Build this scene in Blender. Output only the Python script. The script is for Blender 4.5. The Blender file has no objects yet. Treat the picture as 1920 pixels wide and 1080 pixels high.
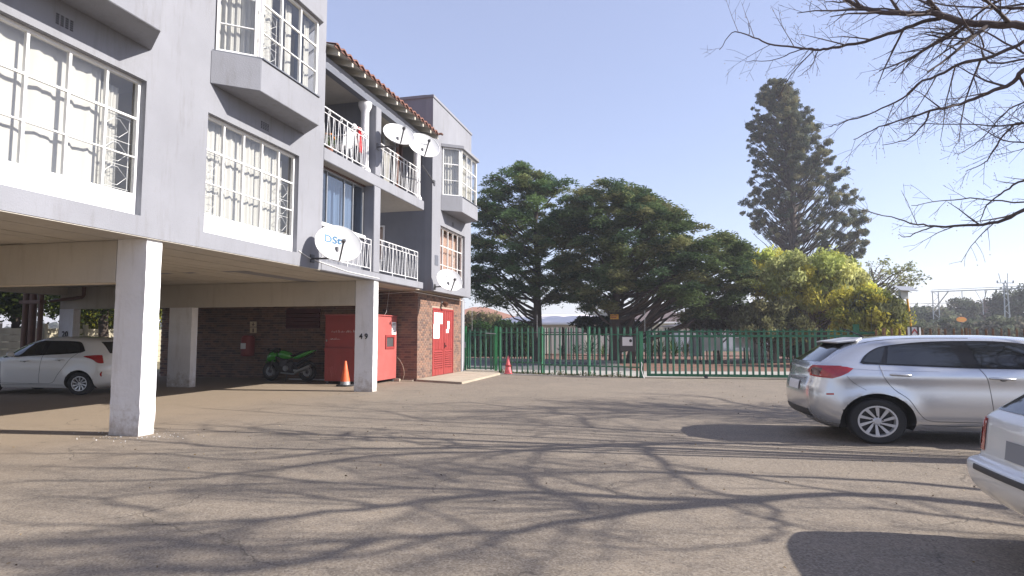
import bpy, bmesh, math, random
import numpy as np
from mathutils import Vector, Matrix, Euler
R = math.radians
random.seed(7); RNG = np.random.default_rng(7)
S = bpy.context.scene; COL = S.collection

# ---------------- camera, sky, sun, exposure ----------------
cam = bpy.data.cameras.new('camera'); camo = bpy.data.objects.new('camera', cam); COL.objects.link(camo)
camo.location = (0, 0, 1.5); camo.rotation_euler = (R(94.35), 0, R(14.3))
cam.sensor_width = 36; cam.lens = 1160 / 1920 * 36; cam.clip_start = .05; cam.clip_end = 3000
S.camera = camo
SUN_EL, SUN_AZ = 33.2, 7.0          # azimuth measured from +X towards +Y
sv = Vector((math.cos(R(SUN_AZ)) * math.cos(R(SUN_EL)), math.sin(R(SUN_AZ)) * math.cos(R(SUN_EL)), math.sin(R(SUN_EL))))
w = bpy.data.worlds.new('World'); S.world = w; w.use_nodes = True
nt = w.node_tree; bg = nt.nodes['Background']; sky = nt.nodes.new('ShaderNodeTexSky')
sky.sky_type = 'NISHITA'; sky.sun_disc = False; sky.sun_elevation = R(SUN_EL); sky.sun_rotation = R(90 - SUN_AZ)
sky.altitude = 0; sky.air_density = 1.0; sky.dust_density = .55; sky.ozone_density = 1.6
hz = nt.nodes.new('ShaderNodeMix'); hz.data_type = 'RGBA'; hz.blend_type = 'ADD'; hz.inputs[0].default_value = 1; hz.inputs[7].default_value = (.90, .91, 1.18, 1)   # thin even winter haze over the whole sky
mu = nt.nodes.new('ShaderNodeMix'); mu.data_type = 'RGBA'; mu.blend_type = 'MULTIPLY'; mu.inputs[0].default_value = 1; mu.inputs[7].default_value = (.56, .52, .56, 1)
nt.links.new(sky.outputs[0], mu.inputs[6]); nt.links.new(mu.outputs[2], hz.inputs[6]); nt.links.new(hz.outputs[2], bg.inputs[0]); bg.inputs[1].default_value = .122
sl = bpy.data.lights.new('sun', 'SUN'); sl.energy = 4.3; sl.angle = R(.48); sl.color = (1, .94, .855)
so = bpy.data.objects.new('sun', sl); COL.objects.link(so); so.rotation_euler = sv.to_track_quat('Z', 'Y').to_euler(); so.location = (20, 5, 30)
S.view_settings.view_transform = 'Standard'; S.view_settings.look = 'None'
S.view_settings.exposure = 1.2; S.view_settings.gamma = 1; S.view_settings.use_curve_mapping = False
S.render.engine = 'CYCLES'; S.cycles.max_bounces = 8; S.cycles.transparent_max_bounces = 24
S.cycles.caustics_reflective = False; S.cycles.caustics_refractive = False

# ---------------- view geometry helpers (to place real things at measured spots) ----------------
_p, _y = R(4.35), R(-14.3)
VF = np.array([math.sin(_y) * math.cos(_p), math.cos(_y) * math.cos(_p), math.sin(_p)])
VR = np.array([math.cos(_y), -math.sin(_y), 0.]); VU = np.cross(VR, VF); VO = np.array([0, 0, 1.5])
def ray(px, py): return VF * 1160 + VR * (px - 960) - VU * (py - 540)
def atz(px, py, z=0):
    r = ray(px, py); return Vector(VO + r * (z - 1.5) / r[2])
def atx(px, py, x):
    r = ray(px, py); return Vector(VO + r * x / r[0])
def aty(px, py, y):
    r = ray(px, py); return Vector(VO + r * y / r[1])
def atd(px, py, d):                      # d = horizontal distance along the view axis
    r = ray(px, py); hf = np.array([math.sin(_y), math.cos(_y), 0]); return Vector(VO + r * d / (r @ hf))
def proj(P):
    d = np.asarray(P, float) - VO; ww = d @ VF; ww = np.where(ww < .05, 1e-6, ww)
    return 960 + 1160 * (d @ VR) / ww, 540 - 1160 * (d @ VU) / ww, d @ VF
LAT = Vector((math.cos(_y), -math.sin(_y), 0)); DEP = Vector((math.sin(_y), math.cos(_y), 0))
def ld(lat, dep, z=0): v = LAT * lat + DEP * dep; return Vector((v.x, v.y, z))

# ---------------- object helpers ----------------
def tag(o, label=None, cat=None, group=None, kind=None):
    if label: o['label'] = label
    if cat: o['category'] = cat
    if group: o['group'] = group
    if kind: o['kind'] = kind
    return o
def thing(name, label, cat, loc=(0, 0, 0), rz=0, group=None):
    o = bpy.data.objects.new(name, None); COL.objects.link(o); o.empty_display_size = .2
    o.location = loc; o.rotation_euler = (0, 0, rz); return tag(o, label, cat, group)
def link(name, me, parent=None, world=False):
    o = bpy.data.objects.new(name, me); COL.objects.link(o)
    if parent is not None:
        o.parent = parent
        if world:
            t = parent
            off = Vector((0, 0, 0))
            while t is not None: off += Vector(t.location); t = t.parent
            o.location = -off
    return o
def copy_tree(o, parent=None):
    c = o.copy(); COL.objects.link(c)
    if parent is not None: c.parent = parent
    for ch in list(o.children): copy_tree(ch, c)
    return c

class MB:
    def __init__(s): s.v = []; s.f = []
    def poly(s, pts): 
        b = len(s.v); s.v += [tuple(p) for p in pts]; s.f.append(tuple(range(b, b + len(pts)))); return s
    def box(s, x0, x1, y0, y1, z0, z1):
        b = len(s.v)
        s.v += [(x0,y0,z0),(x1,y0,z0),(x1,y1,z0),(x0,y1,z0),(x0,y0,z1),(x1,y0,z1),(x1,y1,z1),(x0,y1,z1)]
        s.f += [tuple(b + i for i in q) for q in ((0,3,2,1),(4,5,6,7),(0,1,5,4),(1,2,6,5),(2,3,7,6),(3,0,4,7))]; return s
    def obox(s, c, ex, ey, ez):          # centre and three half-extent vectors
        c, ex, ey, ez = map(Vector, (c, ex, ey, ez)); b = len(s.v)
        for k in (-1, 1):
            for (i, j) in ((-1,-1),(1,-1),(1,1),(-1,1)): s.v.append(tuple(c + ex*i + ey*j + ez*k))
        s.f += [tuple(b + i for i in q) for q in ((0,3,2,1),(4,5,6,7),(0,1,5,4),(1,2,6,5),(2,3,7,6),(3,0,4,7))]; return s
    def bar(s, a, b_, w=.02, d=None, up=(0,0,1)):
        a, b_ = Vector(a), Vector(b_); t = (b_ - a); L = t.length; t.normalize(); d = d or w
        u = Vector(up)
        if abs(u.dot(t)) > .95: u = Vector((1,0,0))
        sd = t.cross(u).normalized(); u = sd.cross(t)
        return s.obox((a + b_) / 2, t * L / 2, sd * w / 2, u * d / 2)
    def tube(s, pts, r, n=6, cap=True):
        pts = [Vector(p) for p in pts]; N = len(pts)
        rs = list(r) if hasattr(r, '__len__') else [r] * N
        b = len(s.v); up = None
        for i, p in enumerate(pts):
            t = (pts[min(i+1, N-1)] - pts[max(i-1, 0)])
            t = t.normalized() if t.length > 1e-9 else Vector((0,0,1))
            if up is None:
                up = Vector((0,0,1)) if abs(t.z) < .9 else Vector((1,0,0))
            sd = t.cross(up); sd = sd.normalized() if sd.length > 1e-6 else Vector((1,0,0)); up = sd.cross(t)
            for k in range(n):
                a = 2 * math.pi * k / n; s.v.append(tuple(p + (sd * math.cos(a) + up * math.sin(a)) * rs[i]))
        for i in range(N - 1):
            for k in range(n):
                k2 = (k + 1) % n; s.f.append((b+i*n+k, b+i*n+k2, b+(i+1)*n+k2, b+(i+1)*n+k))
        if cap: s.f.append(tuple(b + k for k in range(n-1, -1, -1))); s.f.append(tuple(b+(N-1)*n+k for k in range(n)))
        return s
    def lathe(s, prof, c=(0,0,0), n=24, axis='z', mat=None, cap=True):      # prof: (r, h)
        b = len(s.v); c = Vector(c)
        for (r, h) in prof:
            for k in range(n):
                a = 2*math.pi*k/n
                p = (r*math.cos(a), r*math.sin(a), h) if axis == 'z' else ((h, r*math.cos(a), r*math.sin(a)) if axis == 'x' else (r*math.cos(a), h, r*math.sin(a)))
                p = Vector(p)
                if mat: p = mat @ p
                s.v.append(tuple(c + p))
        for i in range(len(prof)-1):
            for k in range(n):
                k2 = (k+1) % n; s.f.append((b+i*n+k, b+i*n+k2, b+(i+1)*n+k2, b+(i+1)*n+k))
        if prof[0] == prof[-1] or not cap: return s
        if prof[0][0] > 1e-4: s.f.append(tuple(b+k for k in range(n-1, -1, -1)))
        if prof[-1][0] > 1e-4: s.f.append(tuple(b+(len(prof)-1)*n+k for k in range(n)))
        return s
    def prism(s, pts, d):                # closed polygon of 3-D points extruded by vector d
        b = len(s.v); d = Vector(d); n = len(pts)
        s.v += [tuple(p) for p in pts] + [tuple(Vector(p) + d) for p in pts]
        s.f.append(tuple(b + i for i in range(n-1, -1, -1))); s.f.append(tuple(b + n + i for i in range(n)))
        for i in range(n): j = (i+1) % n; s.f.append((b+i, b+j, b+n+j, b+n+i))
        return s
    def sphere(s, c, r, n=8, m=5, sc=(1,1,1)):
        prof = []
        for i in range(m + 1):
            a = -math.pi/2 + math.pi*i/m; prof.append((max(r*math.cos(a), 1e-5), r*math.sin(a)))
        return s.lathe(prof, c, n, mat=Matrix.Diagonal(sc))
    def grid(s, P):                      # P[i][j] points
        b = len(s.v); m = len(P[0])
        for row in P: s.v += [tuple(p) for p in row]
        for i in range(len(P)-1):
            for j in range(m-1): s.f.append((b+i*m+j, b+i*m+j+1, b+(i+1)*m+j+1, b+(i+1)*m+j))
        return s
    def mesh(s, name, mat=None, smooth=False, bevel=0):
        me = bpy.data.meshes.new(name); me.from_pydata(s.v, [], s.f); 
        bm = bmesh.new(); bm.from_mesh(me)
        bmesh.ops.remove_doubles(bm, verts=bm.verts, dist=1e-5) if smooth or bevel else None
        bmesh.ops.recalc_face_normals(bm, faces=bm.faces)
        if bevel: bmesh.ops.bevel(bm, geom=[e for e in bm.edges if len(e.link_faces) == 2 and e.calc_face_angle(0) > .5], offset=bevel, segments=2, affect='EDGES', clamp_overlap=True)
        bm.to_mesh(me); bm.free()
        if mat: me.materials.append(mat)
        if smooth:
            me.shade_smooth()
            if smooth is not True: me.set_sharp_from_angle(angle=R(smooth))
        return me
    def build(s, name, mat, parent=None, smooth=False, bevel=0, world=True):
        return link(name, s.mesh(name, mat, smooth, bevel), parent, world)

def cells(mb, axis, a0, a1, us, zs, holes):
    """wall slab between a0 and a1 on axis ('x' or 'y'); us/zs = extents of the other axis and z; holes=(u0,u1,z0,z1)"""
    U = sorted({us[0], us[1], *[h[i] for h in holes for i in (0, 1)]}); Z = sorted({zs[0], zs[1], *[h[i] for h in holes for i in (2, 3)]})
    U = [u for u in U if us[0] <= u <= us[1]]; Z = [z for z in Z if zs[0] <= z <= zs[1]]
    nu, nz = len(U)-1, len(Z)-1
    solid = [[not any(h[0] <= (U[i]+U[i+1])/2 <= h[1] and h[2] <= (Z[j]+Z[j+1])/2 <= h[3] for h in holes) for j in range(nz)] for i in range(nu)]
    P = (lambda a, u, z: (a, u, z)) if axis == 'x' else (lambda a, u, z: (u, a, z))
    for i in range(nu):
        for j in range(nz):
            if not solid[i][j]: continue
            u0, u1, z0, z1 = U[i], U[i+1], Z[j], Z[j+1]
            mb.poly([P(a1,u0,z0),P(a1,u1,z0),P(a1,u1,z1),P(a1,u0,z1)]); mb.poly([P(a0,u0,z0),P(a0,u0,z1),P(a0,u1,z1),P(a0,u1,z0)])
            if i == 0 or not solid[i-1][j]: mb.poly([P(a0,u0,z0),P(a1,u0,z0),P(a1,u0,z1),P(a0,u0,z1)])
            if i == nu-1 or not solid[i+1][j]: mb.poly([P(a0,u1,z0),P(a0,u1,z1),P(a1,u1,z1),P(a1,u1,z0)])
            if j == 0 or not solid[i][j-1]: mb.poly([P(a0,u0,z0),P(a0,u1,z0),P(a1,u1,z0),P(a1,u0,z0)])
            if j == nz-1 or not solid[i][j+1]: mb.poly([P(a0,u0,z1),P(a1,u0,z1),P(a1,u1,z1),P(a0,u1,z1)])
    return mb

def text_mesh(txt, size, mat, ext=.002, bold=0):
    c = bpy.data.curves.new('lettering', 'FONT'); c.body = txt; c.size = size; c.extrude = ext; c.offset = bold
    c.align_x = 'CENTER'; c.align_y = 'CENTER'; c.resolution_u = 3
    o = bpy.data.objects.new('lettering', c); COL.objects.link(o)
    me = bpy.data.meshes.new_from_object(o.evaluated_get(bpy.context.evaluated_depsgraph_get()))
    bpy.data.objects.remove(o); me.materials.clear(); me.materials.append(mat); me.name = 'lettering'; return me

# ---------------- materials ----------------
def _n(nt, t, **k):
    n = nt.nodes.new(t)
    for a, b in k.items(): setattr(n, a, b)
    return n
def material(name, col, rough=.7, metal=0, var=.12, scale=3., bump=0., bscale=60., spec=.5, coat=0, col2=None, detail=6, grime=0, coord='Object', attr=None, splash=0):
    m = bpy.data.materials.new(name); m.use_nodes = True; nt = m.node_tree; b = nt.nodes['Principled BSDF']; L = nt.links.new
    b.inputs['Roughness'].default_value = rough; b.inputs['Metallic'].default_value = metal
    b.inputs['Specular IOR Level'].default_value = spec; b.inputs['Coat Weight'].default_value = coat; b.inputs['Coat Roughness'].default_value = .04
    tc = _n(nt, 'ShaderNodeTexCoord'); out = None
    c1 = tuple(col) + (1,); c2 = tuple(col2) + (1,) if col2 else tuple(max(0, c * (1 - var)) for c in col) + (1,)
    if var or col2:
        nz = _n(nt, 'ShaderNodeTexNoise'); nz.inputs['Scale'].default_value = scale; nz.inputs['Detail'].default_value = detail; nz.inputs['Roughness'].default_value = .62
        L(tc.outputs[coord], nz.inputs['Vector'])
        cr = _n(nt, 'ShaderNodeValToRGB'); cr.color_ramp.elements[0].position = .35; cr.color_ramp.elements[1].position = .66
        cr.color_ramp.elements[0].color = c2; cr.color_ramp.elements[1].color = c1
        L(nz.outputs['Fac'], cr.inputs[0]); out = cr.outputs[0]
    else:
        rgb = _n(nt, 'ShaderNodeRGB'); rgb.outputs[0].default_value = c1; out = rgb.outputs[0]
    if grime:                            # vertical streaks of dirt
        mp = _n(nt, 'ShaderNodeMapping'); mp.inputs['Scale'].default_value = (2.6, 2.6, .35); L(tc.outputs[coord], mp.inputs[0])
        n2 = _n(nt, 'ShaderNodeTexNoise'); n2.inputs['Scale'].default_value = 2.2; n2.inputs['Detail'].default_value = 7; n2.inputs['Roughness'].default_value = .7; L(mp.outputs[0], n2.inputs[0])
        r2 = _n(nt, 'ShaderNodeMapRange'); r2.inputs[1].default_value = .52; r2.inputs[2].default_value = .8; r2.inputs[3].default_value = 0; r2.inputs[4].default_value = grime
        L(n2.outputs['Fac'], r2.inputs[0]); mx = _n(nt, 'ShaderNodeMix', data_type='RGBA'); mx.blend_type = 'MULTIPLY'
        L(r2.outputs[0], mx.inputs[0]); L(out, mx.inputs[6]); mx.inputs[7].default_value = (.45, .38, .3, 1); out = mx.outputs[2]
    if splash:                           # ragged band of splashed mud and scuffs near the ground
        sx = _n(nt, 'ShaderNodeSeparateXYZ'); L(tc.outputs[coord], sx.inputs[0]); n4 = _n(nt, 'ShaderNodeTexNoise'); n4.inputs['Scale'].default_value = 7; n4.inputs['Detail'].default_value = 8; n4.inputs['Roughness'].default_value = .7; L(tc.outputs[coord], n4.inputs[0])
        m4 = _n(nt, 'ShaderNodeMath', operation='MULTIPLY_ADD'); L(n4.outputs['Fac'], m4.inputs[0]); m4.inputs[1].default_value = 1.5; L(sx.outputs[2], m4.inputs[2])
        r4 = _n(nt, 'ShaderNodeMapRange'); r4.inputs[1].default_value = .62; r4.inputs[2].default_value = 1.15; r4.inputs[3].default_value = splash; r4.inputs[4].default_value = 0; L(m4.outputs[0], r4.inputs[0])
        mx = _n(nt, 'ShaderNodeMix', data_type='RGBA'); L(r4.outputs[0], mx.inputs[0]); L(out, mx.inputs[6]); mx.inputs[7].default_value = (.30,.24,.18,1); out = mx.outputs[2]
    if attr:
        at = _n(nt, 'ShaderNodeAttribute', attribute_name=attr); mx = _n(nt, 'ShaderNodeMix', data_type='RGBA'); mx.blend_type = 'MULTIPLY'; mx.inputs[0].default_value = 1
        L(out, mx.inputs[6]); L(at.outputs['Color'], mx.inputs[7]); out = mx.outputs[2]
    L(out, b.inputs['Base Color'])
    if bump:
        n3 = _n(nt, 'ShaderNodeTexNoise'); n3.inputs['Scale'].default_value = bscale; n3.inputs['Detail'].default_value = 5; L(tc.outputs[coord], n3.inputs['Vector'])
        bp = _n(nt, 'ShaderNodeBump'); bp.inputs['Strength'].default_value = bump; bp.inputs['Distance'].default_value = .02
        L(n3.outputs['Fac'], bp.inputs['Height']); L(bp.outputs[0], b.inputs['Normal'])
    return m
def leafmat(name, col, trans=.35):
    m = bpy.data.materials.new(name); m.use_nodes = True; nt = m.node_tree; L = nt.links.new; nt.nodes.remove(nt.nodes['Principled BSDF'])
    at = _n(nt, 'ShaderNodeAttribute', attribute_name='tint'); mx = _n(nt, 'ShaderNodeMix', data_type='RGBA'); mx.blend_type = 'MULTIPLY'; mx.inputs[0].default_value = 1
    mx.inputs[6].default_value = tuple(col) + (1,); L(at.outputs['Color'], mx.inputs[7])
    d = _n(nt, 'ShaderNodeBsdfDiffuse'); t = _n(nt, 'ShaderNodeBsdfTranslucent'); s = _n(nt, 'ShaderNodeMixShader'); s.inputs[0].default_value = trans
    L(mx.outputs[2], d.inputs[0]); L(mx.outputs[2], t.inputs[0]); L(d.outputs[0], s.inputs[1]); L(t.outputs[0], s.inputs[2]); L(s.outputs[0], nt.nodes['Material Output'].inputs[0]); return m
def glassmat(name, tint=(1,1,1), refl=.5, rough=.02, op=0.):
    """thin pane: mostly see-through, mirror-like at a glance, optional body tint"""
    m = bpy.data.materials.new(name); m.use_nodes = True; nt = m.node_tree; L = nt.links.new; nt.nodes.remove(nt.nodes['Principled BSDF'])
    t = _n(nt, 'ShaderNodeBsdfTransparent'); t.inputs[0].default_value = tuple(tint) + (1,)
    g = _n(nt, 'ShaderNodeBsdfGlossy'); g.inputs['Roughness'].default_value = rough
    f = _n(nt, 'ShaderNodeFresnel'); f.inputs[0].default_value = 1.5
    mr = _n(nt, 'ShaderNodeMapRange'); mr.inputs[3].default_value = refl * .12; mr.inputs[4].default_value = 1; L(f.outputs[0], mr.inputs[0])
    ge = _n(nt, 'ShaderNodeNewGeometry'); iv = _n(nt, 'ShaderNodeMath', operation='SUBTRACT'); iv.inputs[0].default_value = 1; L(ge.outputs['Backfacing'], iv.inputs[1])
    ml_ = _n(nt, 'ShaderNodeMath', operation='MULTIPLY'); L(mr.outputs[0], ml_.inputs[0]); L(iv.outputs[0], ml_.inputs[1])
    s = _n(nt, 'ShaderNodeMixShader'); L(ml_.outputs[0], s.inputs[0]); L(t.outputs[0], s.inputs[1]); L(g.outputs[0], s.inputs[2])
    tc = _n(nt, 'ShaderNodeTexCoord'); nz = _n(nt, 'ShaderNodeTexNoise'); nz.inputs['Scale'].default_value = 1.6; L(tc.outputs['Object'], nz.inputs[0])
    bp = _n(nt, 'ShaderNodeBump'); bp.inputs['Strength'].default_value = .06; bp.inputs['Distance'].default_value = .05; L(nz.outputs[0], bp.inputs['Height']); L(bp.outputs[0], g.inputs['Normal'])
    L(s.outputs[0], nt.nodes['Material Output'].inputs[0]); return m
M = {}
M['wall'] = material('grey_wall_paint', (.240,.246,.276), .85, var=.15, scale=.6, bump=.25, bscale=45, grime=.42)
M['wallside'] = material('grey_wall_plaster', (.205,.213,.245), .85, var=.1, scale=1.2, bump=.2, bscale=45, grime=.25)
M['white'] = material('white_masonry_paint', (.78,.78,.80), .75, var=.09, scale=2.5, bump=.45, bscale=14, grime=.45, splash=.75)
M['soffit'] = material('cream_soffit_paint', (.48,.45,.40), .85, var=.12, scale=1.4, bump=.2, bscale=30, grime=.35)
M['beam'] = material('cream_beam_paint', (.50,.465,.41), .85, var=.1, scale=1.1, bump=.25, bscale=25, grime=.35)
M['frame'] = material('white_window_steel', (.80,.80,.80), .45, var=.06, scale=8)
M['panel'] = material('white_infill_board', (.80,.80,.80), .5, var=.03, scale=4)
M['rail'] = material('white_railing_paint', (.72,.72,.73), .5, var=.12, scale=9)
M['glass'] = glassmat('window_glass', (.97,.97,.96), .5)
M['dglass'] = glassmat('balcony_glass', (.75,.82,.9), 1.6)
def clothmat(name, col):
    m = bpy.data.materials.new(name); m.use_nodes = True; nt = m.node_tree; L = nt.links.new; b = nt.nodes['Principled BSDF']
    b.inputs['Base Color'].default_value = tuple(col)+(1,); b.inputs['Roughness'].default_value = .95; b.inputs['Specular IOR Level'].default_value = .1
    t = _n(nt, 'ShaderNodeBsdfTranslucent'); t.inputs[0].default_value = tuple(col)+(1,); s = _n(nt, 'ShaderNodeMixShader'); s.inputs[0].default_value = .3
    L(b.outputs[0], s.inputs[1]); L(t.outputs[0], s.inputs[2]); L(s.outputs[0], nt.nodes['Material Output'].inputs[0]); return m
M['curtain'] = clothmat('white_curtain_cloth', (.68,.675,.65)); M['curtain_p'] = clothmat('peach_curtain_cloth', (.72,.5,.42))
M['curtain_g'] = clothmat('grey_curtain_cloth', (.5,.52,.56))
M['room'] = material('room_plaster', (.62,.57,.47), .9, var=.05)
M['brown'] = material('brown_wood', (.12,.05,.03), .5, var=.3, scale=6)
M['tile'] = material('clay_roof_tile', (.25,.105,.07), .8, var=.45, scale=3.5, bump=.2)
M['timber'] = material('cream_rafter_paint', (.55,.52,.45), .7, var=.15, scale=5)
M['dkgrey'] = material('dark_grey_fascia', (.12,.13,.16), .6, var=.1)
M['brick1'] = material('face_brick_brown', (.225,.14,.108), .9, var=.4, scale=5, bump=.4, bscale=90)
M['brick2'] = material('face_brick_red', (.27,.155,.11), .9, var=.35, scale=6, bump=.4, bscale=90)
M['brick3'] = material('face_brick_dark', (.15,.095,.08), .9, var=.35, scale=6, bump=.4, bscale=90)
M['mortar'] = material('brick_mortar', (.36,.29,.23), .95, var=.2, scale=12, bump=.3)
M['red'] = material('red_oxide_paint', (.30,.042,.040), .5, var=.15, scale=3, grime=.3, bump=.06, bscale=12)
M['redfade'] = material('faded_red_paint', (.40,.095,.085), .6, var=.16, scale=2.5, grime=.3)
M['black'] = material('black_paint', (.015,.015,.016), .5, var=0)
M['paper'] = material('white_paper', (.78,.78,.78), .8, var=.04, scale=20)
M['ink'] = material('black_ink', (.02,.02,.025), .7, var=0)
M['blueink'] = material('blue_ink', (.05,.17,.32), .6, var=.2, scale=30)
M['greyink'] = material('grey_ink', (.25,.26,.28), .6, var=0)
M['conc'] = material('concrete', (.42,.36,.28), .92, var=.2, scale=1.5, bump=.3, bscale=40)
M['green'] = material('green_fence_paint', (.025,.17,.08), .45, var=.3, scale=4)
M['greenfade'] = material('faded_green_fence_paint', (.09,.26,.17), .5, var=.35, scale=5)
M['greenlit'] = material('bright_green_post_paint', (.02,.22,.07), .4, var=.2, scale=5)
M['rust'] = material('rusty_brown_fence_steel', (.17,.085,.04), .8, var=.4, scale=6)
M['darkpale'] = material('dark_fence_steel', (.035,.022,.018), .7, var=.3, scale=6)
M['steel'] = material('galvanised_steel', (.4,.41,.42), .45, .6, var=.15, scale=10)
M['darksteel'] = material('dark_grey_steel', (.10,.10,.11), .5, .5, var=.2)
M['dish'] = material('white_dish_enamel', (.66,.66,.66), .4, var=.05, scale=2)
M['orange'] = material('orange_cone_plastic', (.75,.13,.04), .55, var=.15, scale=6)
M['pink'] = material('faded_pink_cone_plastic', (.80,.16,.17), .55, var=.12, scale=6)
M['rubber'] = material('black_rubber', (.022,.022,.023), .85, var=.2, scale=15, bump=.2)
M['gloss'] = material('gloss_black_trim', (.012,.012,.013), .15, var=0)
M['ventred'] = material('dull_red_vent_paint', (.10,.018,.018), .7, var=.2)
M['trim'] = material('grey_plastic_trim', (.06,.06,.062), .6, var=.1)
M['yellow'] = material('yellow_sign_paint', (.72,.36,.02), .5, var=.12, scale=9)
# ======================= GROUND =======================
def asphalt():
    m = bpy.data.materials.new('worn_asphalt'); m.use_nodes = True; nt = m.node_tree; b = nt.nodes['Principled BSDF']; L = nt.links.new
    tc = _n(nt, 'ShaderNodeTexCoord'); O = tc.outputs['Object']
    def noise(sc, det=6, ro=.6, vec=None):
        n = _n(nt, 'ShaderNodeTexNoise'); n.inputs['Scale'].default_value = sc; n.inputs['Detail'].default_value = det; n.inputs['Roughness'].default_value = ro; L(vec or O, n.inputs[0]); return n.outputs['Fac']
    def rng(v, a, b_, c, d):
        n = _n(nt, 'ShaderNodeMapRange'); L(v, n.inputs[0])
        for i, x in enumerate((a, b_, c, d)): n.inputs[i+1].default_value = x
        return n.outputs[0]
    def mix(f, a, b_, bt='MIX'):
        n = _n(nt, 'ShaderNodeMix', data_type='RGBA'); n.blend_type = bt
        L(f, n.inputs[0]) if not isinstance(f, (int, float)) else setattr(n.inputs[0], 'default_value', f)
        for i, x in ((6, a), (7, b_)):
            if isinstance(x, tuple): n.inputs[i].default_value = x + (1,)
            else: L(x, n.inputs[i])
        return n.outputs[2]
    c = mix(rng(noise(.22, 4), .35, .65, 0, 1), (.185,.149,.112), (.262,.213,.160))
    c = mix(rng(noise(1.9, 8, .72), .42, .68, 0, .75), c, (.142,.118,.094))
    c = mix(rng(noise(.5, 5, .6, _mapped(nt, O, (1, 1, 1), (31, 7, 3))), .58, .72, 0, .5), c, (.245,.198,.148))
    c = mix(rng(noise(.9, 6, .65, _mapped(nt, O, (.5,1.4,1), (77, 2, 0))), .5, .7, 0, .45), c, (.118,.10,.084))
    # stones in the binder
    v = _n(nt, 'ShaderNodeTexVoronoi'); v.inputs['Scale'].default_value = 75; L(O, v.inputs[0])
    sp = _n(nt, 'ShaderNodeSeparateColor'); L(v.outputs['Color'], sp.inputs[0])
    c = mix(rng(sp.outputs[0], .2, 1, 0, .75), c, (.33,.285,.235)); c = mix(rng(sp.outputs[1], .66, 1, 0, .6), c, (.075,.064,.055))
    c = mix(rng(noise(210, 2), .35, .7, 0, .4), c, (.10,.09,.082))
    # oil stains
    c = mix(rng(noise(.8, 5, .55, _mapped(nt, O, (1,1,1), (5, 50, 0))), .64, .74, 0, .55), c, (.062,.056,.052))
    # paler, dustier tan strip under and beside the building
    sx = _n(nt, 'ShaderNodeSeparateXYZ'); L(O, sx.inputs[0]); a1 = _n(nt, 'ShaderNodeMath', operation='MULTIPLY_ADD'); L(noise(.45, 5, .6, _mapped(nt, O, (1,.4,1), (3, 8, 0))), a1.inputs[0]); a1.inputs[1].default_value = 5.5; L(sx.outputs[0], a1.inputs[2])
    c = mix(rng(a1.outputs[0], -6.4, -3.6, .72, 0), c, (.27,.212,.155))
    # cracks: thin lines between big irregular cells, broken up
    dn = _n(nt, 'ShaderNodeTexNoise'); dn.inputs['Scale'].default_value = 1.7; dn.inputs['Detail'].default_value = 6; L(O, dn.inputs[0])
    ad = _n(nt, 'ShaderNodeVectorMath', operation='MULTIPLY_ADD'); L(dn.outputs['Color'], ad.inputs[0]); ad.inputs[1].default_value = (.9,.9,0); L(O, ad.inputs[2])
    vc = _n(nt, 'ShaderNodeTexVoronoi', feature='DISTANCE_TO_EDGE'); vc.inputs['Scale'].default_value = .38; L(ad.outputs[0], vc.inputs[0])
    ck = rng(vc.outputs[0], .0015, .0045, 1, 0); br = rng(noise(.6, 3, .5, _mapped(nt, O, (1,1,1), (9, 3, 0))), .46, .56, 0, 1)
    mu = _n(nt, 'ShaderNodeMath', operation='MULTIPLY'); L(ck, mu.inputs[0]); L(br, mu.inputs[1])
    m2 = _n(nt, 'ShaderNodeMath', operation='MULTIPLY'); L(mu.outputs[0], m2.inputs[0]); m2.inputs[1].default_value = .38
    c = mix(m2.outputs[0], c, (.035,.03,.026))
    L(c, b.inputs['Base Color']); b.inputs['Roughness'].default_value = .88; b.inputs['Specular IOR Level'].default_value = .3
    hh = _n(nt, 'ShaderNodeMath', operation='SUBTRACT'); L(sp.outputs[0], hh.inputs[0]); L(mu.outputs[0], hh.inputs[1])
    h2 = _n(nt, 'ShaderNodeMath', operation='ADD'); L(hh.outputs[0], h2.inputs[0]); L(noise(9, 5), h2.inputs[1])
    bp = _n(nt, 'ShaderNodeBump'); bp.inputs['Strength'].default_value = .55; bp.inputs['Distance'].default_value = .006; L(h2.outputs[0], bp.inputs['Height']); L(bp.outputs[0], b.inputs['Normal'])
    return m
def _mapped(nt, src, sc, loc):
    mp = _n(nt, 'ShaderNodeMapping'); mp.inputs['Scale'].default_value = sc; mp.inputs['Location'].default_value = loc; nt.links.new(src, mp.inputs[0]); return mp.outputs[0]
M['asphalt'] = asphalt()
M['veld'] = material('dry_veld', (.24,.19,.12), .95, scale=.35, col2=(.13,.12,.06), bump=.4, bscale=8)
M['soil'] = material('red_soil', (.20,.095,.065), .95, scale=.8, col2=(.12,.07,.05), bump=.5, bscale=12)
M['road'] = material('tree_shaded_road_tar', (.12,.115,.115), .9, var=.25, scale=1.2, bump=.3, bscale=50)  # road surface with the shade of the trees put into its dark colour
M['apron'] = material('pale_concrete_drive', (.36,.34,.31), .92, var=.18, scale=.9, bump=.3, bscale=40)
M['bayfloor'] = material('dusty_tan_bay_floor', (.265,.205,.15), .92, scale=1.1, col2=(.20,.155,.115), bump=.35, bscale=70)
def sheet(name, pts, z, mat, nz=None):
    o = MB().poly([(p[0], p[1], z) for p in pts]).build(name, mat); return tag(o, kind='structure')
sheet('ground', [(-900,-900),(900,-900),(900,1600),(-900,1600)], -.02, M['veld'])
fa, fb = ld(-9.2, 26.9), ld(21, 22.2)
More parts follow.
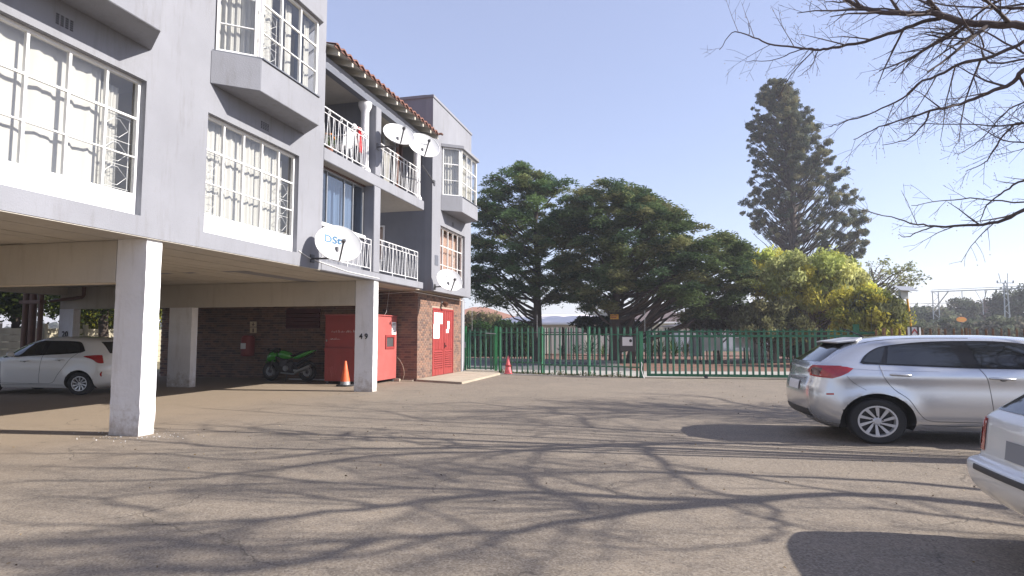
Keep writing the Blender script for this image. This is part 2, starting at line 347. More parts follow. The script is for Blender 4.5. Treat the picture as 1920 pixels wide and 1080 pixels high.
sheet('asphalt_yard', [(-20,-12),(26,-12), (fb.x+6, fb.y+1.2), (fb.x, fb.y), ld(4.3,22.3)[:2], ld(-1.9,24.6)[:2], (-8.6,25.7), (-20,25.7)], 0, M['asphalt'])
0 and sheet('carport_floor', [(-18.3,-6),(-8.25,-6),(-8.0,7.6),(-8.15,15.5),(-8.3,18.95),(-18.3,18.95)], .006, M['bayfloor'])
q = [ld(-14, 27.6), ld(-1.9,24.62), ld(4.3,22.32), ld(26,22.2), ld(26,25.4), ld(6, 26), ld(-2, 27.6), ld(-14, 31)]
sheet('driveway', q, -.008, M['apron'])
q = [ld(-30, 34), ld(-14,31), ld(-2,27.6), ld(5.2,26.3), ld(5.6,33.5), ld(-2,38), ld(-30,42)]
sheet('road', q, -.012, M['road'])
q = [ld(5.2,26.3), ld(60, 22), ld(60, 34), ld(5.6,33.5)]
sheet('soil_verge', q, -.012, M['soil'])
q = [ld(-30, 42.2), ld(-2,38.2), ld(5.6,33.7), ld(60,34.2), ld(60,52), ld(-30,58)]
sheet('flower_bed', q, -.004, M['soil'])
k = MB(); a, b = ld(-30,42,.0), ld(-2,38,.0); k.bar(a, b, .15, .24); k.bar(b, ld(5.6,33.5,0), .15, .24)
tag(k.build('kerb', M['apron']), kind='structure')
# raised concrete pad in front of the red doors, its front edge broken and dark
pad = MB(); _a, _b, _c = atz(866,716.5,.065), atz(938,699.5,.065), atz(932,695,.065); P = [(-8.04,18.86),(_a.x,_a.y),(_b.x,_b.y),(_c.x,_c.y),(-8.6,25.4),(-8.6,23.6),(-8.04,23.6)]
pad.prism([(x, y, -.01) for x, y in P], (0, 0, .075)); 
tag(pad.build('concrete_pad', M['conc'], bevel=.012), kind='structure')
# ======================= APARTMENT BLOCK =======================
FX = -7.6
B = thing('apartment_building', 'grey three storey block of flats on white columns with balconies and bay windows', 'building', (FX, 12, 0))
def bp_(name, mb, mat, parent=None, **k): return mb.build(name, M[mat], parent or B, **k)
# --- outer walls
W1, W2, W3 = (4.62,7.45,3.27,5.33), (8.74,11.43,3.24,5.31), (19.84,22.45,3.28,5.28)
BAYS = [(4.65,5.15,7.04,7.5), (8.75,9.27,11.16,11.6), (19.85,20.33,22.13,22.55)]
mb = MB(); cells(mb, 'x', FX-.24, FX, (-6,12.38), (2.97,9.8), [W1, W2, (4.75,7.4,6.42,8.05), (8.85,11.5,6.42,8.05)]); bp_('wall', mb, 'wall')
mb = MB(); cells(mb, 'x', FX-.24, FX, (19.05,23.2), (2.97,9.5), [W3, (19.95,22.45,6.33,8.05)]); bp_('wall', mb, 'wall')
mb = MB(); cells(mb, 'y', 12.14, 12.38, (-18.3,FX-.24), (2.97,9.8), []); bp_('wall', mb, 'wallside')
mb = MB(); cells(mb, 'y', 19.05, 19.29, (-18.3,FX-.24), (2.97,9.5), [(-9.72,-9.3,4.0,5.2)]); bp_('wall', mb, 'wallside')
mb = MB(); cells(mb, 'y', 22.96, 23.2, (-18.3,FX-.24), (2.97,9.5), []); bp_('wall', mb, 'wall')
mb = MB(); cells(mb, 'x', -18.3, -18.06, (-6,12.1), (2.97,9.8), []); cells(mb, 'x', -18.3, -18.06, (12.4,19.0), (2.97,8.6), []); cells(mb, 'x', -18.3, -18.06, (19.3,22.95), (2.97,9.5), []); bp_('wall', mb, 'wall')
# coping on the far block, lighter weathered band
mb = MB(); mb.box(FX-.27, FX+.03, 19.02, 23.23, 9.5, 9.6); mb.box(-18.3, FX-.27, 19.02, 19.3, 9.5, 9.6); bp_('parapet_coping', mb, 'wall', bevel=.01)
# floors / roofs
mb = MB(); mb.box(-18.05,FX-.245,-6,12.13,2.99,3.2); mb.box(-18.05,FX-.245,-6,12.13,5.5,5.8); mb.box(-18.05,FX-.245,-6,12.13,8.4,8.6)
mb.box(-18.05,FX-.245,19.3,22.95,3.0,3.2); mb.box(-18.05,FX-.245,19.3,22.95,5.5,5.8); mb.box(-18.05,FX-.245,19.3,22.95,8.4,8.6); mb.box(-18.05,-9.85,12.39,19.04,3.0,3.17); mb.box(-18.05,-9.85,12.39,19.04,7.9,8.1)
bp_('floor_slab', mb, 'room')
# balcony slabs
mb = MB(); mb.box(-9.85, FX+.002, 12.385, 18.35, 2.965, 3.17); bp_('balcony_slab', mb, 'wall', bevel=.012)
mb = MB(); mb.box(-9.85, FX+.002, 12.385, 18.35, 5.5, 5.8); bp_('balcony_slab', mb, 'wall', bevel=.012)
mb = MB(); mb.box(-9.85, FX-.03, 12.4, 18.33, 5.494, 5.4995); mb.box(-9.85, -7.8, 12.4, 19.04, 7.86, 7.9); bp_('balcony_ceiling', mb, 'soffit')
mb = MB(); cells(mb, 'x', -9.85, -9.65, (12.39,19.04), (3.17,7.86), []); bp_('balcony_back_wall', mb, 'wallside')
mb = MB(); mb.box(-9.64, -7.95, 14.93, 15.2, 3.175, 5.493); mb.box(-9.64, -7.95, 14.93, 15.2, 5.803, 7.855); bp_('balcony_partition', mb, 'wallside')
mb = MB(); mb.box(-8.15, FX+.004, 14.9, 15.27, 3.172, 5.498); bp_('pilaster', mb, 'wall', bevel=.01)
mb = MB(); mb.box(-7.95, FX+.004, 14.93, 15.24, 5.803, 7.70); bp_('pilaster', mb, 'wall', bevel=.01)
# round verandah columns with capitals
def round_col(y):
    m = MB(); m.lathe([(.17,5.803),(.17,5.88),(.125,5.95),(.115,6.0),(.108,7.45),(.13,7.5),(.16,7.56),(.18,7.62),(.18,7.70)], (-7.80,y,0), 20); bp_('round_column', m, 'white', smooth=35)
round_col(14.68); round_col(18.2)
# eaves beam, rafters, tiles
mb = MB(); mb.box(-7.84, -7.66, 12.385, 19.045, 7.705, 7.86); bp_('eaves_beam', mb, 'dkgrey')
mb = MB(); mb.box(-7.80, -7.72, 12.385, 19.045, 7.862, 8.05); bp_('eaves_board', mb, 'wallside')
rf = MB(); sl_ = .30
def roofz(x): return 8.17 + (-7.40 - x) * sl_
b0 = len(rf.v)
rf.prism([(-7.40,12.385,roofz(-7.40)),(-14,12.385,roofz(-14)),(-14,12.385,roofz(-14)+.02),(-7.40,12.385,roofz(-7.40)+.02)], (0,6.655,0))
roof = bp_('roof', rf, 'timber')
for i in range(11):
    y = 12.6 + i*.64
    m = MB(); m.prism([(-7.41,y,roofz(-7.41)-.002),(-8.6,y,roofz(-8.6)-.002),(-8.6,y,roofz(-8.6)-.16),(-7.41,y,roofz(-7.41)-.13)], (0,.07,0)); bp_('rafter', m, 'timber', roof)
mb = MB(); mb.box(-7.405,-7.385,12.385,19.0,roofz(-7.4)-.022,roofz(-7.4)+.03); bp_('eaves_batten', mb, 'brown', roof)
def tile_mesh(ny=1, nx=1):
    g = MB()
    for a in range(nx):
        for c in range(ny):
            P = []
            for i in range(2):
                row = []
                for j in range(7):
                    t = j/6; row.append((-i*.34 - a*.32, c*.30 + t*.30, (.034*math.sin(t*math.pi*2)+.01) + i*.34*sl_ + a*.32*sl_ + (.03 if i == 0 else 0)))
                P.append(row)
            g.grid(P)
            e = [(p[0], p[1], p[2]-.035) for p in P[0]]
            g.grid([e, P[0]])
    return g
tm = tile_mesh().mesh('roof_tile', M['tile'], smooth=40)
for c in range(22):
    for a in range(1):
        o = link('roof_tile', tm, roof); o.location = Vector((-7.35 - a*.32, 12.40 + c*.30, roofz(-7.35)+.035)) 
o = link('roof_tile_courses', tile_mesh(22, 20).mesh('roof_tile_courses', M['tile'], smooth=40), roof); o.location = Vector((-7.67, 12.40, roofz(-7.67)+.035)); tag(o, kind='stuff')
for o in roof.children:
    if o.name.startswith('roof_tile'): pass
mb = MB(); mb.tube([(-7.38,19.0,8.2),(-7.3,19.05,8.22),(-7.27,19.1,8.2)], .04, 8); bp_('gutter_stub', mb, 'brown', roof)

# --- windows -----------------------------------------------------------
def pw(P, Q):
    P, Q = Vector((P[0],P[1],0)), Vector((Q[0],Q[1],0)); d = (Q-P); L = d.length; d.normalize(); n = Vector((d.y,-d.x,0))
    return L, (lambda u, z, k=0: P + d*u + n*k + Vector((0,0,z))), d, n
def window(P, Q, zs, cols, name='window', glass='glass', bars=(), base=False, fw=.05, mw=.036, parent=None, fr='frame', nopane=False, thinrow=True):
    L, at, d, n = pw(P, Q); z0, z1 = zs[0], zs[-1]; m = MB()
    def bx(u0,u1,za,zb,dep=.045): c = at((u0+u1)/2, (za+zb)/2); m.obox(c, d*(u1-u0)/2, n*dep/2, Vector((0,0,(zb-za)/2)))
    us = [0]+[L*c for c in cols]+[L]
    bx(0,fw,z0,z1,.06); bx(L-fw,L,z0,z1,.06); bx(fw,L-fw,z0,z0+fw*.8,.06); bx(fw,L-fw,z1-fw,z1,.06)
    for u in us[1:-1]: bx(u-mw/2,u+mw/2,z0+fw*.8,z1-fw,.05)
    for i in range(len(us)-1):
        a = us[i]+(fw if i == 0 else mw/2); b = us[i+1]-(fw if i == len(us)-2 else mw/2)
        for j, z in enumerate(zs[1:-1]): 
            h = .018 if (thinrow and j == (1 if base else 0)) else .03
            bx(a,b,z-h/2,z+h/2,.04)
    w_ = bp_(name, m, fr, parent)
    for i in range(len(us)-1):
        a = us[i]+(fw if i == 0 else mw/2); b = us[i+1]-(fw if i == len(us)-2 else mw/2)
        for j in range(len(zs)-1):
            za = zs[j]+(fw*.8 if j == 0 else .015); zb = zs[j+1]-(fw if j == len(zs)-2 else .015); g = MB()
            c = at((a+b)/2,(za+zb)/2); isp = base and j == 0
            g.obox(c, d*(b-a)/2, n*(.008 if isp else .002), Vector((0,0,(zb-za)/2)))
            o = g.build('infill_panel' if isp else 'pane', M['panel' if isp else glass], w_)
        if i in bars:
            g = MB(); zb0 = zs[1 if base else 0]+.06; zb1 = zs[-2]-.03 if len(zs) > 3 else zs[-1]-.08; mid = (a+b)/2; k = -.07; H = zb1-zb0; r = .0055
            for u in (a+.03, b-.03): g.tube([at(u,zb0,k),at(u,zb1,k)], r, 4)
            for z in (zb0, zb0+H*.33, zb0+H*.66, zb1): g.tube([at(a,z,k),at(b,z,k)], r, 4)
            q_ = (b-a)/2-.05; nn = 3
            for e in range(nn):
                c0 = zb0+H*(e+.5)/nn; hh = H/nn*.5
                g.tube([at(mid-q_,c0,k),at(mid-q_*.25,c0+hh*.75,k),at(mid+q_*.25,c0+hh*.75,k),at(mid+q_,c0,k),at(mid+q_*.25,c0-hh*.75,k),at(mid-q_*.25,c0-hh*.75,k),at(mid-q_,c0,k)], r, 4, cap=False)
                g.tube([at(mid,c0+hh*.75,k),at(mid,c0+hh,k)], r, 4)
            g.build('burglar_bars', M['frame'], w_)
    return w_
def curtain(P, Q, z0, z1, label, k=-.22, wl=.16, amp=.035, mat='curtain', parts=((0,1),), pinch=0, group=None, name='curtain'):
    L, at, d, n = pw(P, Q); m = MB()
    for (ua, ub) in parts:
        N = int((ub-ua)*L/wl*8)+2; rows = []
        for j in range(7):
            tz = j/6; row = []
            for i in range(N):
                t = i/(N-1); u = (ua+(ub-ua)*t)*L; ph = u/wl*2*math.pi + 1.7*math.sin(u*3.1)
                pn = pinch*(1-abs(tz-.0)) ; uc = (ua+ub)/2*L; u2 = u + (uc-u)*pn*(1-tz)
                row.append(at(u2 + .01*math.sin(ph*2), z0+(z1-z0)*tz, k + amp*(1.15-.4*tz)*math.sin(ph)+.012*math.sin(ph*2.3+1)))
            rows.append(row)
        m.grid(rows)
    o = m.build(name, M[mat], None, smooth=True); return tag(o, label, 'curtain', group)
xr = FX-.13
rows1 = [3.27,3.585,4.15,4.74,5.33]
window((xr,W1[0]),(xr,W1[1]), rows1, (.2,.4,.6,.8), base=True, bars=(4,))
window((xr,W2[0]),(xr,W2[1]), [3.24,3.57,4.13,4.71,5.31], (.2,.4,.6,.8), base=True, bars=(0,4))
window((xr,W3[0]),(xr,W3[1]), [3.28,3.95,4.62,5.28], (.2,.4,.6,.8), bars=(3,))
curtain((xr,W1[0]),(xr,W1[1]), 3.45, 5.31, 'plain white curtain drawn behind the big lower window nearest the camera', parts=((.0,.82),), k=-.13, wl=.41, amp=.018)
curtain((xr,W1[0]),(xr,W1[1]), 3.45, 5.2, 'gathered cream curtain end in the last column of the nearest lower window', parts=((.84,.95),), k=-.24, wl=.07, amp=.03)
curtain((xr,W2[0]),(xr,W2[1]), 3.42, 5.29, 'white pleated curtain behind the lower window beside the first balcony', parts=((0,.86),), k=-.15, wl=.15, amp=.025)
curtain((xr,W2[0]),(xr,W2[1]), 3.42, 5.2, 'cream lace curtain edge behind burglar bars in the middle lower window', parts=((.87,.97),), wl=.09, amp=.03, k=-.26)
curtain((xr,W3[0]),(xr,W3[1]), 3.4, 5.2, 'peach curtain in the lower window above the red doors', mat='curtain_p', wl=.2, amp=.03)
# bays
def bay(i, Y0, F0, F1, Y1, zb=5.83, zs=6.42, zt=8.05, X1=-6.98, cols=(1/3,2/3), glz=True, labels=()):
    m = MB(); m.prism([(FX+.003,Y0,zb),(X1,F0,zb),(X1,F1,zb),(FX+.003,Y1,zb)], (0,0,zs-zb)); bp_('bay_base', m, 'wall', bevel=.008)
    m = MB(); m.prism([(FX+.003,Y0+.03,zs),(X1+.03,F0+.03,zs),(X1+.03,F1-.03,zs),(FX+.003,Y1-.03,zs)], (0,0,.025)); bp_('bay_sill', m, 'dkgrey')
    m = MB(); m.prism([(FX+.003,Y0-.03,zt),(X1+.05,F0-.02,zt),(X1+.05,F1+.02,zt),(FX+.003,Y1+.03,zt)], (0,0,.11)); bp_('bay_hood', m, 'wall', bevel=.006)
    z = zs+.027; h = (zt-.002-z); rows = [z, z+h*.32, z+h*.66, zt-.002]; o = .07
    A, C, D, E_ = (FX+.01,Y0+.1), (X1-o,F0+.03), (X1-o,F1-.03), (FX+.01,Y1-.1)
    window(A, (C[0]-.03,C[1]-.03), rows, (), fw=.045); window(C, D, rows, cols, bars=(0,) if i != 2 else ()); window((D[0]-.03,D[1]+.03), E_, rows, (), fw=.045)
    curtain(A, (C[0]-.03,C[1]-.03), zs+.05, zt-.03, labels[0], k=-.1, wl=.11, amp=.02)
    curtain(C, D, zs+.05, zt-.03, labels[1], k=-.16, wl=.15, amp=.03, parts=((.02,.3),(.5,.62),(.85,.98)) if i == 1 else ((.02,.98),))
bay(0, *BAYS[0], labels=('white curtain in the angled pane of the nearest bay window','white curtain across the front of the nearest bay window'))
bay(1, *BAYS[1], labels=('pleated white curtain in the angled side of the upper bay window beside the balconies','bunched white curtains in the front of the upper bay window beside the balconies'))
bay(2, *BAYS[2], zb=5.8, zs=6.33, labels=('white curtain with lace hem in the side pane of the far bay window','pale curtain across the front of the far bay window'))
# rooms behind the glass
mb = MB(); cells(mb, 'x', -11.3, -11.2, (-6,12.1), (3.2,8.4), []); cells(mb, 'x', -11.3, -11.2, (19.3,22.9), (3.2,8.4), [])
for (y) in (4.2, 8.1, 11.75): mb.box(-11.2,FX-.25,y,y+.12,3.2,5.5); mb.box(-11.2,FX-.25,y,y+.12,5.8,8.4)
bp_('inner_wall', mb, 'room')
# air bricks
for (y, z, n) in ((6.0,5.58,4),(10.14,5.57,4),(21.0,5.52,3)):
    m = MB()
    for c in range(n):
        for r_ in range(5): m.box(FX-.004, FX+.004, y+c*.065, y+c*.065+.042, z-.07+r_*.03, z-.07+r_*.03+.018)
    tag(bp_('air_brick', m, 'ink'), kind='stuff')
# balcony glazing
def slider(P, Q, z0, z1, cols, gl, name='glazed_screen'): return window(P, Q, [z0, z1], cols, name=name, glass=gl, fw=.04, mw=.03, fr='steel')
slider((-7.93,12.40),(-7.93,14.87), 4.14, 5.46, (.27,.6,.78), 'dglass')
mb = MB(); mb.box(-7.98,-7.82,12.39,14.88,4.05,4.138); bp_('screen_sill', mb, 'frame')
mb = MB(); mb.box(-7.97,-7.89,12.39,14.88,3.172,4.048); bp_('screen_panel', mb, 'wallside')
mb = MB(); mb.box(-8.0,-7.85,12.39,14.88,5.462,5.492); bp_('screen_head', mb, 'brown')
curtain((-7.93,12.40),(-7.93,14.87), 4.16, 5.42, 'grey curtains behind the sliding glass of the enclosed lower balcony', k=-.3, wl=.2, amp=.05, mat='curtain_g', parts=((.12,.3),(.42,.62),(.66,.74),(.8,.97)))
slider((-8.35,15.3),(-8.35,17.72), 5.81, 7.70, (.33,.66), 'glass')
curtain((-8.35,15.3),(-8.35,17.72), 5.85, 7.6, 'long white curtains behind the upper right balcony doors', k=-.15, wl=.15, amp=.04, parts=((.02,.42),(.5,.66),(.78,.97)))
mb = MB(); mb.box(-8.4,-8.3,17.74,17.92,5.81,7.85); mb.box(-8.4,-8.3,18.1,18.2,5.81,7.85); bp_('door_post', mb, 'brown')
window((-9.72,19.03),(-9.3,19.03), [4.0,5.2], (), fw=.05)
curtain((-9.72,19.03),(-9.3,19.03), 4.02, 5.15, 'brown curtain in the small window at the back of the open lower balcony', k=-.08, wl=.1, amp=.02, mat='curtain_p')
# railings: double top rail with rings, V-shaped bars
def railing(Y0, Y1, zb, zt, X=FX-.06, label=None):
    m = MB(); m.bar((X,Y0,zt),(X,Y1,zt),.03,.022); m.bar((X,Y0,zt-.13),(X,Y1,zt-.13),.02,.014); m.bar((X,Y0,zb),(X,Y1,zb),.022,.016)
    n = max(1, round((Y1-Y0)/1.0))
    for i in range(n+1):
        y = Y0+(Y1-Y0)*i/n; m.bar((X,y,zb-.1),(X,y,zt),.028,.028)
    k = int((Y1-Y0)/.115); bz0, bz1 = zb, zt-.13
    for i in range(k):
        y = Y0+(i+.5)*(Y1-Y0)/k; dy = .045 if i % 2 else -.045
        m.bar((X,y-dy,bz0),(X,y+dy,bz1),.012)
        m.bar((X+.001,y+.02,bz0),(X+.001,y+.02,bz1),.009) if i % 2 else None
    for i in range(n*2):
        y = Y0+(Y1-Y0)*(i+.5)/(n*2); m.lathe([(.035,-.006),(.047,-.006),(.047,.006),(.035,.006),(.035,-.006)], (X,y,zt-.066), 12, 'x')
    return bp_('railing', m, 'rail')
railing(12.42,14.86,3.26,4.02); railing(15.30,18.0,3.26,4.10); railing(12.42,14.6,5.9,6.78); railing(15.27,18.05,5.9,6.78)
# --- carport: columns, beams, boarded ceiling --------------------------
def rough_box(x0,x1,y0,y1,z0,z1, amp=.006, nz=26, seed=0):
    rr = random.Random(seed); m = MB(); rows = []
    for j in range(nz+1):
        z = z0+(z1-z0)*j/nz; e = amp*(1.9 if j < 4 else 1)
        row = []
        for (x, y) in ((x0,y0),((x0+x1)/2,y0),(x1,y0),(x1,(y0+y1)/2),(x1,y1),((x0+x1)/2,y1),(x0,y1),(x0,(y0+y1)/2)):
            row.append((x+rr.uniform(-e,e)*.6, y+rr.uniform(-e,e)*.6, z))
        row.append(row[0]); rows.append(row)
    m.grid(rows); m.poly([p for p in reversed(rows[0][:-1])]); m.poly(rows[-1][:-1]); return m
bp_('column', rough_box(-8.2,-7.655,7.64,7.93,0,2.965,seed=3), 'white')
c49 = bp_('column', rough_box(-8.19,-7.655,15.08,15.34,0,2.965,seed=5,amp=.004), 'white')
bp_('column', rough_box(-14.2,-13.42,15.09,15.33,0,2.299,seed=6,amp=.004), 'white')
bp_('column', rough_box(-14.2,-13.42,7.65,7.92,0,2.299,seed=8,amp=.004), 'white')
c20 = bp_('column', rough_box(-18.29,-17.75,15.09,15.33,0,2.299,seed=7,amp=.004), 'white')
for x in (-8.2,-14.2): bp_('column', rough_box(x,x+.54,.2,.48,0,2.965 if x > -9 else 2.299,seed=int(-x)), 'white')
for (y0, y1) in ((.2,.48),(7.64,7.93),(15.08,15.34)):
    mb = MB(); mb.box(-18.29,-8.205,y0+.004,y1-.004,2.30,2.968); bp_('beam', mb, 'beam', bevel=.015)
mb = MB(); mb.box(-18.3,-17.98,15.36,18.9,2.45,2.968); mb.box(-18.3,-17.98,7.95,15.06,2.72,2.968); bp_('beam', mb, 'beam')
rr = random.Random(4)
for (y0, y1) in ((.5,7.62),(7.95,15.06),(15.36,18.9)):
    for i in range(28):
        x = -7.86-i*.364; dz = rr.uniform(-.009,.009); mb = MB(); mb.box(x-.352, x, y0, y1, 2.964+dz, 2.986)
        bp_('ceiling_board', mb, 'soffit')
mb = MB(); mb.box(-7.85,-7.61,-6,12.36,2.955,2.969); bp_('soffit_edge', mb, 'soffit')
for txt, x, z, y, par, sz in (('4 9',-7.93,1.46,15.065,c49,.20), ('20',-18.02,1.52,15.075,c20,.24)):
    o = link('bay_number', text_mesh(txt, sz, M['ink'], .001, .006), par); o.location = Vector((x,y,z)); o.rotation_euler = (R(90),0,0)
# waste pipes by the far column
mb = MB()
for (x, r_) in ((-19.0,.09),(-18.72,.1),(-18.42,.07)): mb.tube([(x,14.6,0),(x,14.6,2.96)], r_, 10)
_q = aty(157,556,14.9); mb.tube([(-18.42,14.9,_q.z-.12),(_q.x-.06,14.9,_q.z-.02),(_q.x,14.9,_q.z+.05),(_q.x,14.9,2.95)], .05, 8)
bp_('waste_pipe', mb, 'brown', smooth=40)
mb = MB(); mb.box(-19.15,-18.35,14.5,14.7,2.45,2.55); bp_('pipe_bracket', mb, 'brown')
# --- face-brick store under the far block ------------------------------
BL, BH, PL, PH = .222, .071, .232, .0815
bw = MB(); cells(bw, 'x', -8.28, -8.056, (18.99,23.36), (0,2.94), [(20.3,22.45,.06,2.46)]); cells(bw, 'y', 18.99, 19.2, (-18.2,-8.285), (0,2.94), []); cells(bw,'y',23.15,23.36,(-18.2,-8.285),(0,2.94),[])
brickwall = bp_('brick_wall', bw, 'mortar')
bms = [MB().box(-.003,.012,0,BL,0,BH).mesh('brick', M[k], bevel=.003) for k in ('brick1','brick2','brick3')]
bmy = [MB().box(0,BL,-.012,.003,0,BH).mesh('brick', M[k], bevel=.003) for k in ('brick1','brick2','brick3')]
rest = [MB(), MB(), MB()]; cnt = 0; rr = random.Random(9)
def brick(face, u, z, L_, near):
    global cnt
    k = rr.choice((0,0,1,1,2)); dx = rr.uniform(-.002,.002)
    if L_ < BL-.01 or not near or cnt >= 296:
        if face == 'x': rest[k].box(-8.059+dx,-8.044+dx,u,u+L_,z,z+BH)
        else: rest[k].box(u,u+L_,18.978+dx,18.993+dx,z,z+BH)
        return
    cnt += 1; o = link('brick', (bms if face == 'x' else bmy)[k], brickwall)
    o.location = Vector((-8.056+dx,u,z) if face == 'x' else (u,18.990+dx,z))
for r_ in range(36):
    z = .006+r_*PH; off = 0 if r_ % 2 else PL/2
    y = 18.978-off + (0 if off == 0 else 0)
    while y < 23.36:
        a, b = max(y, 18.978), min(y+BL, 23.36)
        inside = 20.3 < (a+b)/2 < 22.45 and z < 2.46
        if b-a > .03:
            if not inside:
                if z < 2.46 and a < 20.3 < b: b = 20.3
                if z < 2.46 and a < 22.45 < b: a = 22.45
                if b-a > .03: brick('x', a, z, b-a, y < 19.75)
        y += PL
    x = -8.044-BL+off
    first = True
    while x > -18.25:
        a, b = max(x, -18.2), min(x+BL, -8.044)
        if b-a > .03: brick('y', a, z, b-a, x > -8.9)
        x -= PL
for k, m in enumerate(rest): tag(m.build('brick_courses', M[('brick1','brick2','brick3')[k]], brickwall), kind='stuff')
mb = MB(); mb.box(-8.3,-8.03,23.365,23.75,0,2.96); bp_('end_pier', mb, 'wall', bevel=.008)
mb = MB(); mb.box(-18.0,-7.9,18.6,23.19,2.945,2.968); bp_('soffit_edge', mb, 'conc')
# red louvred double door
mb = MB(); mb.box(-8.1,-8.03,20.302,20.36,.066,2.458); mb.box(-8.1,-8.03,22.39,22.448,.066,2.458); mb.box(-8.1,-8.03,20.36,22.39,2.4,2.458); dfr = bp_('door_frame', mb, 'red')
def leaf(y0, y1, lab):
    m = MB(); m.box(-8.085,-8.06,y0,y1,.07,2.395); n = 4; wv = (y1-y0)/n
    for i in range(n):
        za = [(.075,.30),(.98,2.39)] if 0 < i*1.0 < n-1 or True else []
        for (a, b) in ((.075,.30),(.98,2.39)): m.box(-8.062,-8.045,y0+i*wv+.006,y0+(i+1)*wv-.006,a,b)
    m.box(-8.062,-8.045,y0+.006,y0+wv*.55,.30,.98); m.box(-8.062,-8.045,y1-wv*.55,y1-.006,.30,.98)
    o = bp_('door', m, 'red', bevel=.003)
    for j in range(8):
        z = .33+j*.078; s = MB(); s.obox((-8.045,(y0+y1)/2,z+.03), (.018,0,-.02), (0,(y1-y0)/2-wv*.55,0), (.004,0,.005)); s.build('louvre', M['red'], o)
    return o
dl = leaf(20.365,21.44,''); dr = leaf(21.46,22.385,'')
mb = MB(); mb.box(-8.042,-8.02,21.5,21.53,1.02,1.22); mb.sphere((-8.0,21.55,1.1),.03); mb.build('handle', M['black'], dr)
for (y0,y1,z0,z1,lab) in ((20.44,21.28,1.90,2.30,'white notice sheet pinned high on the left red door leaf'),(20.40,20.98,1.38,1.895,'white notice sheet hanging below the upper one on the left red door leaf'),(21.80,22.02,1.72,2.02,'narrow white notice on the right red door leaf'),(21.66,21.94,1.58,1.715,'small white slip below the narrow notice on the right red door leaf')):
    m = MB(); m.box(-8.043,-8.040,y0,y1,z0,z1); tag(m.build('notice', M['paper']), lab, 'notice')
# conduit and flood lamp
mb = MB(); mb.tube([(-8.02,18.6,2.9),(-8.02,23.4,2.87)], .012, 6); mb.tube([(-8.01,23.45,2.87),(-8.01,23.45,.1)], .02, 6); mb.tube([(-8.02,18.6,2.9),(-9.6,18.94,2.86),(-12,18.94,2.84)], .01, 5); bp_('conduit', mb, 'frame')
fl = thing('flood_lamp', 'small brown flood lamp tilted down above the red doors', 'lamp', (-8.02,21.15,2.66))
m = MB(); m.box(-.02,.02,-.06,.06,-.04,.06); m.build('bracket', M['steel'], fl, world=False)
m = MB(); m.lathe([(.03,0),(.06,.02),(.1,.16),(.1,.18)], (.04,0,.02), 14, mat=Euler((0,R(125),0)).to_matrix()); m.build('lamp_head', M['brown'], fl, smooth=40, world=False)
# dark red louvred vent on the brick wall
a, b = aty(538,580,18.97), aty(600,616,18.97); v_ = MB()
v_.box(a.x,b.x,18.94,18.975,b.z,a.z); vt = bp_('louvre_vent', v_, 'ventred')
for i in range(4):
    z = b.z+.08+i*(a.z-b.z-.1)/4; s = MB(); s.obox(((a.x+b.x)/2,18.93,z), ((b.x-a.x)/2,0,0), (0,.03,.02), (0,-.006,.012)); s.build('louvre', M['ventred'], vt)
# meter box on the far block wall
mb = MB(); q = atx(818,488,FX); mb.box(FX-.01,FX+.012,q.y-.14,q.y+.16,q.z-.17,q.z+.17); bp_('meter_hatch', mb, 'dkgrey')
# ======================= DISHES, CARPORT THINGS =======================
def sat_dish(px, py, depthx, dia, mount, label, az=(.72,-.69), el=38, texts=(), roll=0):
    c = atx(px, py, depthx); t = thing('satellite_dish', label, 'satellite dish', mount)
    a = Vector((az[0],az[1],0)).normalized(); n = (a*math.cos(R(el))+Vector((0,0,math.sin(R(el))))).normalized()
    sx = Vector((0,0,1)).cross(n).normalized()*1.0; up = n.cross(sx).normalized()
    rot = Matrix((sx, up, n)).transposed()              # columns: right, up, normal
    rot = rot @ Matrix.Rotation(R(roll), 3, 'Z')
    T = lambda x, y, z: c + rot @ Vector((x, y, z)); r = dia/2
    m = MB(); rings = []
    for i in range(9):
        q = i/8; rings.append((max(q*r,1e-4), .16*dia*(q*q-1)))
    m.lathe(rings+[(r,.006),(r+.012,.006),(r+.012,-.012),(r-.01,-.02)]+[(max(q*r,1e-4), .16*dia*(q*q-1)-.012) for q in (.8,.5,.2,0)], c, 40, mat=rot)
    m.build('reflector', M['dish'], t, smooth=40)
    f = T(0,-r*.62,dia*.46); b0 = T(0,-r*.98,-.01)
    m = MB(); m.bar(b0, f, .03, .035); m.build('feed_arm', M['darksteel'], t)
    m = MB(); m.lathe([(.022,-.09),(.03,-.03),(.042,-.02),(.045,.02),(.03,.03)], f, 12, mat=rot @ Matrix.Rotation(R(205),3,'X')); m.build('feed_horn', M['darksteel'], t, smooth=40)
    bk = T(0,-r*.25,-.16*dia-.03); low = Vector((bk.x,bk.y,mount[2]))
    m = MB(); m.tube([mount, mount+(low-mount)*.85, low, low+Vector((0,0,.06)), bk], .022, 8); m.tube([bk, T(0,0,-.16*dia)], .05, 8); m.build('wall_arm', M['darksteel'], t, smooth=40)
    m = MB(); m.obox(mount, (.02,0,0), (0,.07,0), (0,0,.09)); m.build('wall_plate', M['darksteel'], t)
    for (txt, tx, ty, sz, mt) in texts:
        me = text_mesh(txt, sz, M[mt], .001, .006 if sz > .1 else .001)
        for v in me.vertices:
            X_, Y_ = tx+v.co.x, ty+v.co.y; q = math.hypot(X_, Y_)/r; v.co = T(X_, Y_, .16*dia*(q*q-1)+.006+v.co.z)
        link('lettering', me, t, True)
    return t
ml = atx(585,485,FX)
sat_dish(635,456,-6.95,.98,ml,'large white satellite dish with blue letters hanging in front of the lower balcony railing',texts=(('DStv',-.05,.17,.24,'blueink'),), az=(.68,-.73), el=31, roll=-4)
